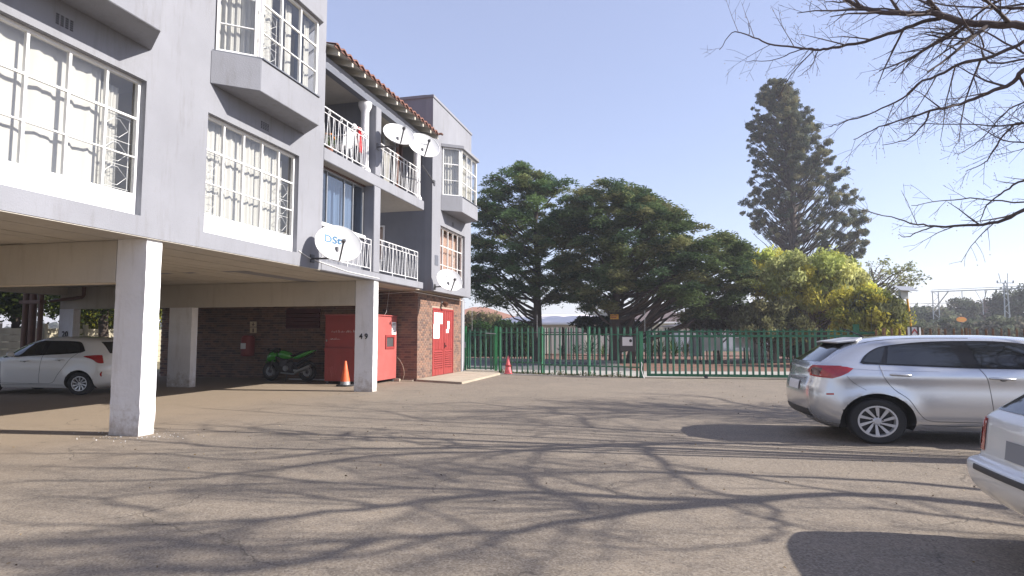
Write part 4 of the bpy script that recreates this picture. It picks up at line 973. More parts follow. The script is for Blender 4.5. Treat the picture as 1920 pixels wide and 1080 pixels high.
# ---- silver hatchback (rear-left corner and doors in view) ----
zsB = [.19,.22,.27,.33,.40,.47,.54,.60,.66,.72,.78,.84,.88,.92,.96,1.0,1.04,1.08,1.12,1.17,1.22,1.27,1.32,1.37,1.41,1.44,1.465,1.482,1.493,1.499]
rearB = [(.19,.30),(.25,.16),(.34,.06),(.42,.02),(.6,.0),(.80,.02),(.86,.05),(.95,.07),(1.05,.08),(1.10,.11),(1.15,.19),(1.25,.34),(1.36,.52),(1.42,.66),(1.45,.85),(1.48,1.15),(1.492,1.4),(1.499,1.7)]
frontB = [(.19,3.80),(.3,3.93),(.45,3.99),(.6,3.98),(.72,3.92),(.80,3.80),(.86,3.60),(.92,3.45),(.98,3.32),(1.05,3.22),(1.15,3.10),(1.27,2.94),(1.37,2.78),(1.44,2.6),(1.475,2.4),(1.499,1.95)]
frontB = [(z, x+.45) for z, x in frontB]
widB = [(.19,.78),(.26,.835),(.34,.858),(.45,.868),(.58,.872),(.70,.868),(.80,.862),(.88,.868),(.94,.868),(1.0,.85),(1.05,.825),(1.12,.79),(1.25,.73),(1.36,.675),(1.42,.63),(1.46,.565),(1.485,.46),(1.499,.25)]
AB = [(.80,.31,.385),(3.75,.31,.385)]
hB = Hull(rearB, frontB, widB, rcx=.48, rcy=.33, fcx=.8, fcy=.5, bulge=.07, arches=AB, xs=1.24)
win = curve([(.62,1.115),(.70,1.215),(.86,1.315),(1.06,1.36),(1.5,1.405),(2.0,1.42),(2.5,1.41),(2.9,1.35),(3.2,1.22),(3.38,1.075)],4)
surround = win+[(3.3,1.035),(2.0,1.05),(1.0,1.085),(.66,1.098)]
q1 = curve([(.66,1.135),(.74,1.225),(.88,1.305),(.985,1.335)],4)+[(.88,1.115),(.70,1.12)]
q2 = [(1.03,1.345),(1.3,1.37),(1.80,1.395),(1.905,1.07),(.955,1.105)]
q3 = [(2.03,1.40),(2.45,1.39),(2.8,1.34),(3.1,1.2),(3.22,1.08),(2.12,1.065)]
tail = [(.11,.905),(.11,1.068),(.30,1.07),(.44,1.055),(.52,1.035),(.44,.975),(.34,.925),(.24,.89)]
tin = [(.10,.985),(.12,1.03),(.19,1.04),(.2,.95),(.16,.925),(.11,.93)]
door_r = curve([(.86,1.085),(.875,1.0),(.90,.91),(1.02,.75),(1.19,.62),(1.30,.45),(1.40,.35),(1.55,.325)],4)+[(2.2,.325)]
door_f = curve([(2.09,1.05),(2.16,.93),(2.19,.8),(2.21,.6),(2.22,.45),(2.23,.33)],4)
spB = dict(under=(.35,4.1), patches=[('window_surround',surround,M['gloss'],.007,0),('quarter_window',q1,carglass,.011,0),('rear_door_window',q2,carglass,.011,0),('front_door_window',q3,carglass,.011,0),('tail_light',tail,M['lampred'],.006,0),
   ('side_reflector',[(.16,.66),(.25,.665),(.25,.69),(.16,.685)],M['lampred'],.004,0),('headlight',[(3.95,.72),(4.3,.68),(4.35,.76),(4.15,.84),(3.9,.82)],M['lampclear'],.006,0)],
   lines=[('rear_door_seam',door_r,.007),('front_door_seam',door_f,.007),('door_seam',[(2.23,.33),(3.3,.34),(3.35,1.0)],.007),('bumper_seam',curve([(.42,.93),(.48,.86),(.56,.80),(.66,.74)],4),.005),('sill_seam',[(1.22,.27),(2.9,.27)],.006),('roof_seam',curve([(.62,1.36),(.9,1.42),(1.4,1.455),(2.1,1.458)],4),.006),('crease',curve([(.5,1.03),(.9,1.01),(1.6,1.0)],4),.002)],
   handles=[(.98,1.24,.955),(2.2,2.50,.915)], mirror=[(3.2,1.04)])
carB, bodyB = hatchback('silver_car', 'silver hatchback parked in front of the green sliding gate', 'car', (1.90,10.42,0), R(4), hB, zsB, AB, silver, spB, rimr=.208)
rear_patch(hB, [(-.62,1.12),(.62,1.12),(.5,1.37),(-.5,1.37)], .006, name='rear_window', mat=carglass, t=carB)
m = MB(); m.prism([(.66,-.56,1.425),(.42,-.50,1.40),(.36,0,1.41),(.42,.50,1.40),(.66,.56,1.425),(.8,.4,1.47),(.8,-.4,1.47)], (0,0,-.02)); m.build('spoiler', material('spoiler_paint', (.5,.51,.53), .45, .2, var=0), carB, bevel=.006, world=False)
m = MB(); m.prism([(.6,-.55,1.40),(.44,-.49,1.384),(.38,0,1.392),(.44,.49,1.384),(.6,.55,1.40)], (0,0,-.012)); m.build('spoiler_underside', M['black'], carB, world=False)
for s in (-1,1):
    rear_patch(hB, [(s*.46,.985),(s*.54,.925),(s*.80,.895),(s*.80,1.07),(s*.58,1.07)], .006, n=40, name='tail_light', mat=M['lampred'], t=carB)
    rear_patch(hB, [(s*.56,.985),(s*.62,.94),(s*.73,.925),(s*.73,1.03),(s*.62,1.045)], .010, name='tail_light_lens', mat=M['lampdark'], t=carB)
rear_patch(hB, [(-.26,.70),(.26,.70),(.26,.83),(-.26,.83)], .012, name='number_plate', mat=M['paper'], t=carB)
rear_patch(hB, [(-.6,.33),(.6,.33),(.56,.44),(-.56,.44)], .004, name='bumper_insert', mat=M['trim'], t=carB)
rear_patch(hB, [(-.4,.865),(.4,.865),(.4,.885),(-.4,.885)], .008, name='chrome_strip', mat=M['steel'], t=carB)
m = MB(); m.tube([(.98,0,1.45),(.9,0,1.50),(.62,0,1.62)], (.02,.012,.004), 8); m.build('aerial', M['black'], carB, world=False)

# ---- white hatchback under the carport ----
sc = 3.76/3.99
def scl(tab, k, dz=1): return [(z*dz, x*k) for z, x in tab]
rearI = [(.17,.28),(.25,.12),(.34,.04),(.5,.0),(.7,.0),(.82,.03),(.92,.06),(1.0,.10),(1.08,.17),(1.2,.27),(1.32,.40),(1.38,.5),(1.43,.75),(1.455,1.1),(1.47,1.5)]
frontI = [(.17,3.6),(.3,3.72),(.45,3.76),(.6,3.74),(.74,3.62),(.84,3.4),(.92,3.12),(1.0,2.86),(1.1,2.7),(1.22,2.5),(1.33,2.28),(1.4,2.08),(1.45,1.85),(1.47,1.6)]
widI = [(.17,.74),(.26,.80),(.4,.825),(.6,.83),(.8,.825),(.92,.82),(1.0,.79),(1.1,.75),(1.25,.69),(1.35,.64),(1.41,.57),(1.45,.45),(1.47,.25)]
_k = 1.07
rearI = [(z,x*_k) for z,x in rearI]; frontI = [(z,x*_k) for z,x in frontI]
AI = [(.70*_k,.285,.34),(3.08*_k,.285,.34)]
zsI = [z*1.47/1.499 for z in zsB][:-1]+[1.47]; zsI[0] = .175
hI = Hull(rearI, frontI, widI, rcx=.5, rcy=.4, fcx=.8, fcy=.5, bulge=.06, arches=AI, xs=1.15)
winI = [(.62,1.10),(.78,1.30),(1.0,1.345),(1.5,1.355),(1.9,1.35),(2.2,1.28),(2.6,1.12),(2.85,.97)]
swI = curve(winI,4)+[(2.7,.925),(1.7,.99),(1.0,1.03),(.72,1.055)]
spI = dict(under=(.3,3.5), patches=[('window_surround',swI,M['gloss'],.007,0),('rear_door_window',[(.74,1.1),(.84,1.28),(1.05,1.325),(1.58,1.335),(1.62,1.02),(1.05,1.05)],carglass,.011,0),('front_door_window',[(1.7,1.33),(1.92,1.325),(2.2,1.25),(2.55,1.1),(2.68,.95),(1.73,1.01)],carglass,.011,0),
   ('tail_light',curve([(.04,.90),(.12,.985),(.35,1.0),(.62,.965),(.4,.9),(.25,.80),(.1,.81),(.04,.90)],4)[:-1],M['lampred'],.006,0),('bumper_reflector',curve([(.05,.52),(.10,.6),(.18,.58),(.2,.5),(.14,.44),(.05,.47),(.05,.52)],3)[:-1],M['lampred'],.004,0)],
   lines=[('rear_door_seam',curve([(.78,1.06),(.95,.9),(1.1,.7),(1.25,.5),(1.35,.33),(1.5,.28)],4)+[(2.0,.28)],.007),('front_door_seam',[(1.66,1.0),(1.7,.8),(1.72,.5),(1.72,.29)],.007),('door_seam',[(1.72,.28),(2.7,.29),(2.75,.9)],.007),('sill_seam',[(1.1,.25),(2.7,.25)],.006)],
   handles=[(1.1,1.32,.88),(2.0,2.22,.85)], mirror=[(2.6,.98)])
def _sx(v):
    return [(p[0]*_k, p[1]) for p in v]
spI['patches'] = [(n_, _sx(p_), m_, o_, q_) for n_, p_, m_, o_, q_ in spI['patches']]; spI['lines'] = [(n_, _sx(p_), w_) for n_, p_, w_ in spI['lines']]
spI['handles'] = [(a_*_k, b_*_k, z_) for a_, b_, z_ in spI['handles']]
carI, bodyI = hatchback('white_car', 'white hatchback parked in the shade of the carport behind the first white column', 'car', (-13.72,13.35,0), R(188), hI, zsI, AI, whitep, spI, wr=.285, rimr=.18, wy=.72)
rear_patch(hI, [(-.56,1.04),(.56,1.04),(.48,1.33),(-.48,1.33)], .006, name='rear_window', mat=carglass, t=carI)

# ---- old white hatchback, rear corner only in view at the right edge ----
rearO = [(.30,.14),(.36,.06),(.44,.0),(.56,-.02),(.60,.0),(.615,.05),(.66,.07),(.8,.09),(.90,.11),(.95,.16),(1.1,.36),(1.25,.56),(1.33,.68),(1.37,.85),(1.395,1.15),(1.40,1.4)]
frontO = [(.30,3.8),(.45,3.9),(.6,3.88),(.75,3.8),(.86,3.5),(.92,3.1),(.96,2.9),(1.1,2.65),(1.25,2.4),(1.34,2.2),(1.39,1.9),(1.40,1.6)]
widO = [(.30,.76),(.44,.82),(.56,.825),(.60,.815),(.62,.80),(.75,.805),(.9,.79),(.95,.77),(1.1,.71),(1.25,.65),(1.33,.60),(1.37,.53),(1.39,.4),(1.40,.25)]
AO = [(.78,.285,.33),(3.2,.285,.33)]
zsO = [.30,.33,.36,.40,.44,.50,.55,.58,.595,.605,.615,.63,.66,.72,.78,.84,.88,.91,.94,.97,1.02,1.08,1.14,1.2,1.26,1.31,1.34,1.365,1.38,1.39,1.40]
hO = Hull(rearO, frontO, widO, rcx=.17, rcy=.17, fcx=.6, fcy=.4, n=2.2, bulge=.05, arches=AO, flare=.01)
spO = dict(under=(.3,3.6), patches=[('window_surround',[(.62,.97),(.78,1.2),(.95,1.3),(1.9,1.31),(2.2,1.24),(2.6,1.0)],M['gloss'],.007,0),('rear_window_side',[(.7,.99),(.84,1.19),(.99,1.28),(1.5,1.29),(1.5,1.0)],carglass,.011,0),('front_door_window',[(1.56,1.0),(1.56,1.29),(1.88,1.29),(2.15,1.22),(2.45,1.01)],carglass,.011,0)],
   lines=[('door_seam',[(1.53,1.28),(1.53,.35)],.007),('side_moulding',[(1.1,.6),(2.9,.6)],.03)], handles=[(1.6,1.8,.86)], mirror=[(2.4,1.0)])
carO, bodyO = hatchback('old_white_car', 'old white hatchback whose rear corner enters at the right edge of the photo', 'car', (2.16,4.66,0), R(1.5), hO, zsO, AO, whitep, spO, wr=.285, rimr=.17, wy=.70, style=1)
rear_patch(hO, [(-.62,.965),(.62,.965),(.52,1.28),(-.52,1.28)], .006, name='rear_window', mat=carglass, t=carO)
for s in (-1,1): 
    rear_patch(hO, [(s*.60,.67),(s*.775,.67),(s*.775,.90),(s*.60,.90)], .008, n=10, name='tail_light', mat=M['lampred'], t=carO)
    rear_patch(hO, [(s*.66,.71),(s*.725,.71),(s*.725,.83),(s*.66,.83)], .013, n=4, name='reversing_lamp', mat=M['lampclear'], t=carO)
rear_patch(hO, [(-.27,.665),(.27,.665),(.27,.79),(-.27,.79)], .014, name='number_plate', mat=M['greyink'], t=carO)
rear_patch(hO, [(-.55,.545),(.55,.545),(.55,.585),(-.55,.585)], .008, name='bumper_strip', mat=M['trim'], t=carO)
side_line(hO,[(.2,.62),(.6,.62)],1,.008).build('bumper_gap', M['black'], bodyO, world=False)
# ======================= FENCES, GATES, FAR STRUCTURES =======================
def pale_mesh(name, H, w_=.064, mat=None, tip=True, d=.012):
    """W-section palisade pale with a three-way split tip, facing -Y"""
    prof = [(-.5,0),(-.30,1),(-.12,.15),(0,.6),(.12,.15),(.30,1),(.5,0)]
    m = MB(); 
    rows = [[(a*w_, -b*d, 0) for a, b in prof], [(a*w_, -b*d, H-.10) for a, b in prof]]
    m.grid(rows); m.grid([[(a*w_, -b*d+.003, z) for a, b in prof] for z in (0, H-.10)])
    if tip:
        z = H-.10; m.poly([(-.5*w_,0,z),(-.14*w_,-.3*d,z),(-.62*w_,-d*2.5,H-.01)]); m.poly([(.5*w_,0,z),(.14*w_,-.3*d,z),(.62*w_,-d*2.5,H-.01)]); m.poly([(-.16*w_,-.3*d,z),(.16*w_,-.3*d,z),(.0,-.6*d,H)])
    else: m.poly([(-.5*w_,0,H-.1),(.5*w_,0,H-.1),(0,0,H)])
    return m.mesh(name, mat)
def palisade(name, label, cat, A, C, n, H, mat, railz, z0=.0, pmat=None, rail_d=.03, group=None, w_=.076, posts=(), skip=lambda i: False, drop=.0, zA=0, zC=0):
    A, C = Vector((A[0],A[1],zA)), Vector((C[0],C[1],zC)); L = (C-A).length; d = (C-A).normalized(); rz = math.atan2(d.y, d.x)
    t = thing(name, label, cat, A, rz, group); me = pale_mesh('pale', H-z0, w_, pmat or mat); rr = random.Random(n)
    sl = (zC-zA)/L
    for i in range(n):
        if skip(i): continue
        x = L*(i+.5)/n; o = link('pale', me, t); o.location = (x, 0, z0 + sl*x + rr.uniform(-.006,.006)); o.rotation_euler = (rr.uniform(-.012,.012), rr.gauss(0,.007), rr.uniform(-.12,.12))
    for z in railz: m = MB(); m.box(0, L, .008, .008+rail_d, z-.022, z+.022); o = m.build('rail', mat, t, world=False)
    for x in posts: m = MB(); m.box(x*L-.035, x*L+.035, .04, .11, 0, H-.03); m.build('post', mat, t, world=False)
    return t, L, d
G, GF, GL = M['green'], M['greenfade'], M['greenlit']
gp1, gp2 = atz(872,693.5), atz(932,697)
def gpost(p, w_, d, H, label, rz=-14.3, lit=True, name='gate_post'):
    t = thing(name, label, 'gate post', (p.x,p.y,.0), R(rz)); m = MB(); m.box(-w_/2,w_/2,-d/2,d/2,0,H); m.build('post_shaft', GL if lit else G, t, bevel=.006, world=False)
    m = MB(); m.box(-w_/2-.006,w_/2+.006,-d/2-.006,d/2+.006,H,H+.015); m.build('cap', G, t, world=False); return t
t = gpost(Vector((-8.22,24.35,0)), .14, .14, 1.86, 'bright green gate post against the end of the brick wall', rz=14)
m = MB(); m.box(-.05,.06,-.12,-.075,.98,1.22); m.build('lock_box', M['steel'], t, bevel=.01, world=False)
t2 = gpost(Vector((-6.85,24.25,0)), .12, .14, 1.84, 'bright green gate post with a grey latch arm beside the pink cone', rz=14)
m = MB(); m.bar((-.42,-.09,1.58),(.0,-.09,1.55),.05,.03); m.build('latch_arm', M['steel'], t2, world=False)
tg, L, d = palisade('pedestrian_gate', 'narrow green palisade gate between two bright green posts', 'gate', (-8.10,24.33), (-6.95,24.27), 5, 1.78, G, (.16,1.50,1.62), .10, GF)
for x in (.02, L-.02): m = MB(); m.box(x-.025,x+.025,0,.04,.1,1.64); m.build('stile', G, tg, world=False)
# fence from the small gate to the sliding gate
fA, fC = Vector((-6.72,24.2,0)), Vector((-1.05,22.45,0))
fm = fA.lerp(fC,.33)
palisade('palisade_fence', 'short green palisade fence run behind the pink traffic cone', 'fence', fA, fm, 8, 1.86, G, (.42,1.60), 0, GF, posts=(.0,.99))
tf, L, d = palisade('palisade_fence', 'longer green palisade fence run carrying the white sign beside the sliding gate', 'fence', fm, fC, 17, 1.84, G, (.36,1.52), 0, GF, posts=(.5,))
# thin electric-fence rods
for (px, yb, yt, lab) in ((1007,625,590,'thin grey electric fence rod in front of the left conifer trunk'),(1209,614,582,'thin grey electric fence rod above the end of the sliding gate'),(885,612,575,'thin grey electric fence rod nearest the brick building'),(1634,613,577,'dark electric fence rod beside the tall green end post')):
    p = atd(px, 640, 23.2); a = atd(px, yb+8, 23.2); b = atd(px, yt, 23.2); m = MB(); m.tube([a, b], .008, 5)
    for k in range(4): m.lathe([(.013,-.01),(.013,.01)], a.lerp(b,.3+k*.2), 6)
    tag(m.build('electric_fence_rod', M['steel'] if px < 1600 else M['black']), lab, 'fence rod')
# sign box on the fence
dd = (fC-fA).normalized(); c0 = atd(1177,642,22.2); t = thing('gate_control_box', 'dark box with a square white sign fixed on the green fence', 'box', c0, math.atan2(dd.y,dd.x))
MB().box(-.28,.3,-.02,.12,-.32,.22).build('housing', M['trim'], t, bevel=.01, world=False)
MB().box(-.19,.19,-.03,-.022,-.12,.19).build('sign_plate', M['paper'], t, world=False)
MB().lathe([(.001,-.05),(.05,-.045),(.055,-.03)], (.12,0,.06), 14, 'y').build('intercom_knob', M['black'], t, world=False)
# gate stop post and bent wire
t = gpost(Vector((-1.0,22.36,0)), .13, .12, 1.62, 'green stop post where the sliding gate meets the fence', rz=14, lit=False)
MB().tube([(-.02,-.08,.55),(.0,-.1,.5),(-.03,-.12,.3),(.03,-.16,.05),(.06,-.2,.0)], .012, 6).build('pale_conduit', M['frame'], t, world=False)
# sliding gate
sA, sC = atz(1213,708.5), atz(1612,713)
sA.z = sC.z = 0
dS = (sC-sA).normalized(); LS = (sC-sA).length
ts, L, d = palisade('sliding_gate', 'long green palisade sliding gate on a wheel behind the silver car', 'gate', sA, sC, 34, 1.74, G, (1.47,), .13, GF)
for (za, zb_, nm) in ((.06,.15,'bottom_rail'),(1.43,1.50,'middle_rail'),): MB().box(0,L,-.03,.05,za,zb_).build(nm, G, ts, bevel=.005, world=False)
MB().box(-.03,L,-.035,.04,1.60,1.645).build('top_rail', G, ts, bevel=.005, world=False)
for x in (.0, L-.04): MB().box(x,x+.06,-.025,.045,.15,1.60).build('stile', G, ts, world=False)
for x in (2.0, 6.0): MB().lathe([(.05,-.02),(.065,-.02),(.065,.02),(.05,.02)], (x,-.01,.062), 18, 'y').build('wheel', M['darksteel'], ts, world=False)
tag(MB().prism([sA+Vector((-.3,-.1,-.0)), sC+Vector((1,.1,-.0)), sC+Vector((1,.16,0)), sA+Vector((-.3,-.04,0))], (0,0,.012)).build('gate_track', M['rust']), kind='structure')
t = gpost(atd(1606,640,21.4), .2, .16, 1.86, 'tall green end post of the sliding gate above the silver car roof', lit=False); t.location.z = 0
MB().box(.1,.62,.02,.06,1.52,1.62).build('bracket_arm', G, t, world=False); MB().box(.55,.6,.0,.06,1.2,1.62).build('bracket_leg', G, t, world=False)
MB().tube([(.08,0,1.72),(.9,0,1.36),(1.3,0,1.33)], .012, 5).build('stay_cable', M['black'], t, world=False)
# rusty fence to the right
rA, rC = atd(1636,650,20.6), atd(2150,650,20.6); rA.z = rC.z = 0
palisade('palisade_fence', 'rusty brown palisade fence seen over the roof of the silver car', 'fence', rA, rC, 35, 1.77, M['rust'], (1.38,.35), 0, M['rust'], posts=(.05,.35,.65,.95), w_=.075)
tag(MB().bar(rA+Vector((0,-.05,1.42)), rC+Vector((0,-.05,1.42)), .05).build('pipe_rail', M['black']), 'black pipe running along the rusty fence above the silver car', 'pipe')
# chevron board
c0 = atd(1714,621,19.6); t = thing('chevron_board', 'small black and white board with a red chevron on the rusty fence', 'sign', (c0.x,c0.y,0), R(14.3)); z = c0.z
MB().box(-.17,.17,-.01,.01,z-.14,z+.13).build('board', M['paper'], t, world=False)
for s in (-1,1): MB().box(s*.17-.028,s*.17+.028,-.02,.012,z-.14,z+.13).build('white_edge', M['paper'], t, world=False)
m = MB(); m.box(-.23,.23,-.03,.0,z+.13,z+.155)
for s in (-1,1): m.box(s*.115-.025,s*.115+.025,-.03,-.012,z-.14,z+.13)
m.build('black_bar', M['black'], t, world=False)
m = MB(); m.prism([(-.09,-.02,z-.10),(0,-.02,z+.02),(.09,-.02,z-.10),(.09,-.02,z-.03),(0,-.02,z+.09),(-.09,-.02,z-.03)], (0,-.006,0)); m.build('chevron', M['red'], t, world=False)
m = MB(); m.box(-.02,.02,.015,.05,0,z+.1); m.build('post', M['darksteel'], t, world=False)
# solar lamp on a yellow pole
c0 = atd(1714,620,29); top = atd(1705,548,29); t = thing('solar_lamp_pole', 'yellow pole with a flat solar panel and pale box on top beyond the rusty fence', 'lamp', (c0.x,c0.y,0), R(14.3))
tv = Vector((-.27,0,top.z-.1)); MB().tube([(.02,0,0),tv], .05, 10).build('pole', M['yellow'], t, smooth=40, world=False)
m = MB(); m.obox(tv+Vector((-.05,0,.28)), (.42,0,-.02), (0,.3,.12), (0,0,.015)); m.build('solar_panel', M['steel'], t, world=False)
MB().box(tv.x-.33,tv.x+.02,-.1,.1,tv.z-.22,tv.z+.2).build('battery_box', material('pale_box_paint',(.55,.56,.5),.6), t, bevel=.01, world=False)
# second, dark fence along the road behind
s2 = [ld(-12,40.5), ld(1.2,37.4), ld(4.6,34.6), ld(21,33.8)]
palisade('palisade_fence', 'dark fence across the road in front of the cream garden wall', 'fence', s2[0], s2[1], 44, 2.0, M['darkpale'], (.35,1.65), 0, w_=.07, posts=(0,.25,.5,.75,1))
palisade('palisade_fence', 'dark fence across the road before the yellow trees carrying grey boards', 'fence', s2[1], s2[2], 14, 2.0, M['darkpale'], (.35,1.65), 0, w_=.07, posts=(.5,))
palisade('palisade_fence', 'dark fence across the road behind the silver car', 'fence', s2[2], s2[3], 44, 1.95, M['darkpale'], (.35,1.65), 0, w_=.07, posts=(0,.25,.5,.75,1))
bd = material('grey_green_board', (.48,.50,.44), .8, var=.15, scale=2, grime=.3); bd2 = material('pale_grey_board', (.72,.76,.78), .8, var=.1, scale=2, grime=.2)
for (x0,x1,y0,y1,mt,lab) in ((1318,1356,633,657,bd,'grey green board fixed on the far dark fence, left of the longer pale one'),(1378,1438,633,652,bd2,'long pale grey board fixed high on the far dark fence')):
    a, b = atd(x0,y0,34.2), atd(x1,y1,34.2); m = MB(); m.prism([a,Vector((b.x,b.y,a.z)),b,Vector((a.x,a.y,b.z))], (DEP*.03)); tag(m.build('notice_board', mt), lab, 'board')
# corrugated sheets leaning behind the far fence
for (x0,x1,y0,y1,lab) in ((1292,1318,632,668,'grey corrugated sheet behind the far fence at the left'),(1405,1440,652,674,'low grey corrugated sheet under the pale board'),(1442,1460,634,676,'upright pale corrugated sheet beside the boards')):
    a, b = atd(x0,y0,36), atd(x1,y1,36); m = MB(); rows = []
    N = 40
    for z in (max(b.z,0), a.z): rows.append([tuple(Vector((a.x,a.y,0)).lerp(Vector((b.x,b.y,0)), i/N)+DEP*(.02*math.sin(i*1.5))+Vector((0,0,z))) for i in range(N+1)])
    m.grid(rows); m.grid([[tuple(Vector(p)+DEP*.006) for p in r_] for r_ in rows]); tag(m.build('corrugated_sheet', bd2), lab, 'metal sheet')
# cream garden wall with raised panels
gw = material('cream_wall_paint', (.76,.75,.66), .85, var=.1, scale=1, grime=.25)
a, b = ld(-16,52), ld(9,50); t = thing('garden_wall', 'long cream garden wall behind the far fence and red flower bed', 'wall', (a.x,a.y,0), math.atan2(b.y-a.y,b.x-a.x)); L = (b-a).length
MB().box(0,L,0,.2,0,2.0).build('wall_face', gw, t, world=False); MB().box(-.03,L,-.04,.24,2.0,2.1).build('coping', gw, t, world=False)
for i in range(9): MB().box(i*L/8-.15,i*L/8+.15,-.07,-.001,0,1.99).build('pier', gw, t, world=False)
# houses
def house(label, lat0, lat1, dep, ze, zr, roofmat, wallmat, depth=9, over=.6):
    a = ld(lat0, dep); t = thing('house', label, 'house', (a.x,a.y,0), R(14.3)); L = lat1-lat0
    MB().box(0,L,0,depth,0,ze).build('wall', wallmat, t, world=False)
    m = MB(); o = over; hip = depth*.45; A_ = [(-o,-o,ze),(L+o,-o,ze),(L+o,depth+o,ze),(-o,depth+o,ze)]; r1, r2 = (hip,depth/2,zr), (L-hip,depth/2,zr)
    m.poly([A_[0],A_[1],r2,r1]); m.poly([A_[1],A_[2],r2]); m.poly([A_[2],A_[3],r1,r2]); m.poly([A_[3],A_[0],r1]); m.poly(A_[::-1])
    rf = m.build('roof', roofmat, t, world=False); MB().box(-o,L+o,-o-.05,-o+.02,ze-.16,ze+.03).build('fascia', M['frame'], rf, world=False)
    n = int(L/4)
    for i in range(n):
        x = (i+.5)*L/n; f = MB().box(x-.7,x+.7,-.04,.02,.9,2.1).build('window', M['frame'], t, world=False); MB().box(x-.62,x+.62,-.06,-.041,.98,2.02).build('pane', carglass, f, world=False)
    return t
redroof = material('red_brown_roof', (.33,.17,.12), .85, var=.15, scale=1.5); pale = material('pale_roof_sheet', (.80,.74,.72), .6, var=.06, scale=1); cw = material('cream_house_wall', (.62,.58,.5), .9, var=.1)
house('house with a low red brown roof beyond the hedge, left of the conifer trunk', -9, 1.5, 66, 2.9, 4.7, redroof, cw, 10)
house('house with a pale pink sheet roof behind the conifer trunks', -3.2, 13.5, 62, 2.7, 3.75, pale, cw, 12)
house('dark roofed house half hidden behind the leaning cypress trunks', 13.6, 22, 72, 3.0, 4.9, material('dark_roof_tile',(.12,.09,.09),.8), cw, 9)
house('white garage seen over the sliding gate', 15.6, 30, 58, 2.35, 2.9, material('dull_roof',(.3,.26,.24),.8), M['white'], 6)
# yellow warning signs
c0 = atd(1152,594,33.3); t = thing('warning_sign', 'small yellow warning sign nailed on the cypress trunk', 'sign', c0, R(14.3))
MB().box(-.22,.22,-.012,.012,-.13,.13).build('plate', M['yellow'], t, world=False)
m = MB(); m.box(-.17,.17,-.016,-.013,.03,.07); m.box(-.17,.1,-.016,-.013,-.06,-.02); m.build('print', M['red'], t, world=False)
c0 = atd(1803,599,60); t = thing('track_sign', 'oval orange sign standing in the veld by the railway', 'sign', (c0.x,c0.y,0), R(14.3))
MB().prism([(.5*math.cos(a),0,c0.z+.25*math.sin(a)) for a in [i*math.pi/10 for i in range(20)]], (0,.03,0)).build('plate', material('orange_sign',(.7,.26,.04),.5,var=.05), t, world=False)
MB().box(-.32,.32,-.004,-.001,c0.z-.05,c0.z+.06).build('print', M['yellow'], t, world=False); MB().box(-.03,.03,.03,.08,0,c0.z).build('post', M['darksteel'], t, world=False)
# railway gantry with lattice posts
gm = material('gantry_steel', (.42,.46,.48), .6, .2, var=.1)
def lattice(P, H, w_, par, name='lattice_post', taper=.9):
    m = MB(); k = 10
    for s in (-1, 1): m.bar(P+LAT*s*w_/2, P+LAT*s*w_/2*taper+Vector((0,0,H)), .10)
    for i in range(k):
        z0, z1 = H*i/k, H*(i+1)/k; s = 1 if i % 2 else -1; m.bar(P+LAT*s*w_*.48+Vector((0,0,z0)), P-LAT*s*w_*.47+Vector((0,0,z1)), .045)
    return m.build(name, gm, par)
g0 = atd(1757,612,86); g0.z = 0; g1 = atd(1890,612,70); g1.z = 0
t = thing('railway_gantry', 'steel railway gantry spanning between two lattice masts beyond the rusty fence', 'gantry', g0)
lattice(g0, 7.6, .9, t); H1 = 8.3
m = MB(); p0 = g0+Vector((0,0,7.5)); p1 = atd(1935,540,66); m.bar(p0-LAT*.6, p1, .12); m.bar(p0-LAT*.6+Vector((0,0,.25)), p1+Vector((0,0,.25)), .06)
m.bar(g0+Vector((0,0,5.4)), p0.lerp(p1,.17), .1)
for u in (.33,.58): q_ = p0.lerp(p1,u); m.bar(q_, q_-Vector((0,0,.9)), .07)
m.bar(p0.lerp(p1,.48), p0.lerp(p1,.55)-Vector((0,0,1.6)), .06); m.bar(p0.lerp(p1,.6), p0.lerp(p1,.55)-Vector((0,0,1.6)), .06); m.bar(p0.lerp(p1,.55)-Vector((0,0,1.6)), p0.lerp(p1,.55)-Vector((0,0,3)), .06)
m.build('cross_beam', gm, t)
t2 = thing('lattice_mast', 'tall steel lattice mast with horn arms at the right end of the railway gantry', 'mast', g1); lattice(g1, 7.4, .75, t2, taper=.45)
m = MB(); hp = g1+Vector((0,0,7.4)); m.bar(hp-LAT*.95, hp+LAT*.95, .08); 
for s,e in ((-.7,-.95),(.35,.4)): m.bar(hp+LAT*s*.7, hp+LAT*e*.75+Vector((0,0,1.1)), .05)
for s in (-.9,0,.9): m.bar(hp+LAT*s, hp+LAT*s+Vector((0,0,.28)), .12)
m.build('horn_arm', gm, t2)
for k, (ya, yb_, lab) in enumerate(((566,552,'upper overhead wire left of the gantry'),(561,562,'lower overhead railway wire crossing the gantry'),(569,571,'lowest overhead railway wire above the far bushes'))):
    a, b = atd(1560,ya+6,95), atd(2050,yb_-2,64); m = MB(); m.tube([a.lerp(b,i/8)-Vector((0,0,.35*math.sin(math.pi*i/8))) for i in range(9)], .014, 4); tag(m.build('overhead_wire', M['darksteel']), lab, 'wire')
# ---- precast fence and yard beyond the carport ----
pc = material('precast_concrete', (.42,.38,.28), .9, var=.2, scale=2, bump=.2, grime=.3)
a, b = Vector((-27.5,2,0)), Vector((-27.5,30,0)); t = thing('precast_wall', 'precast concrete slab wall beyond the carport with upright posts', 'wall', a)
for i in range(15): MB().box(-.02,.14,i*2-.08,i*2+.08,0,2.0).build('post', pc, t, world=False)
pan = MB().box(-.0,.05,0,1.82,0,.288).mesh('panel', pc, bevel=.01)
for i in range(14):
    for j in range(6): o = link('panel', pan, t); o.location = (.02,i*2+.09,.02+j*.298)
sheet('back_yard', [(-60,-10),(-20,-10),(-20,40),(-60,40)], -.006, M['veld'])
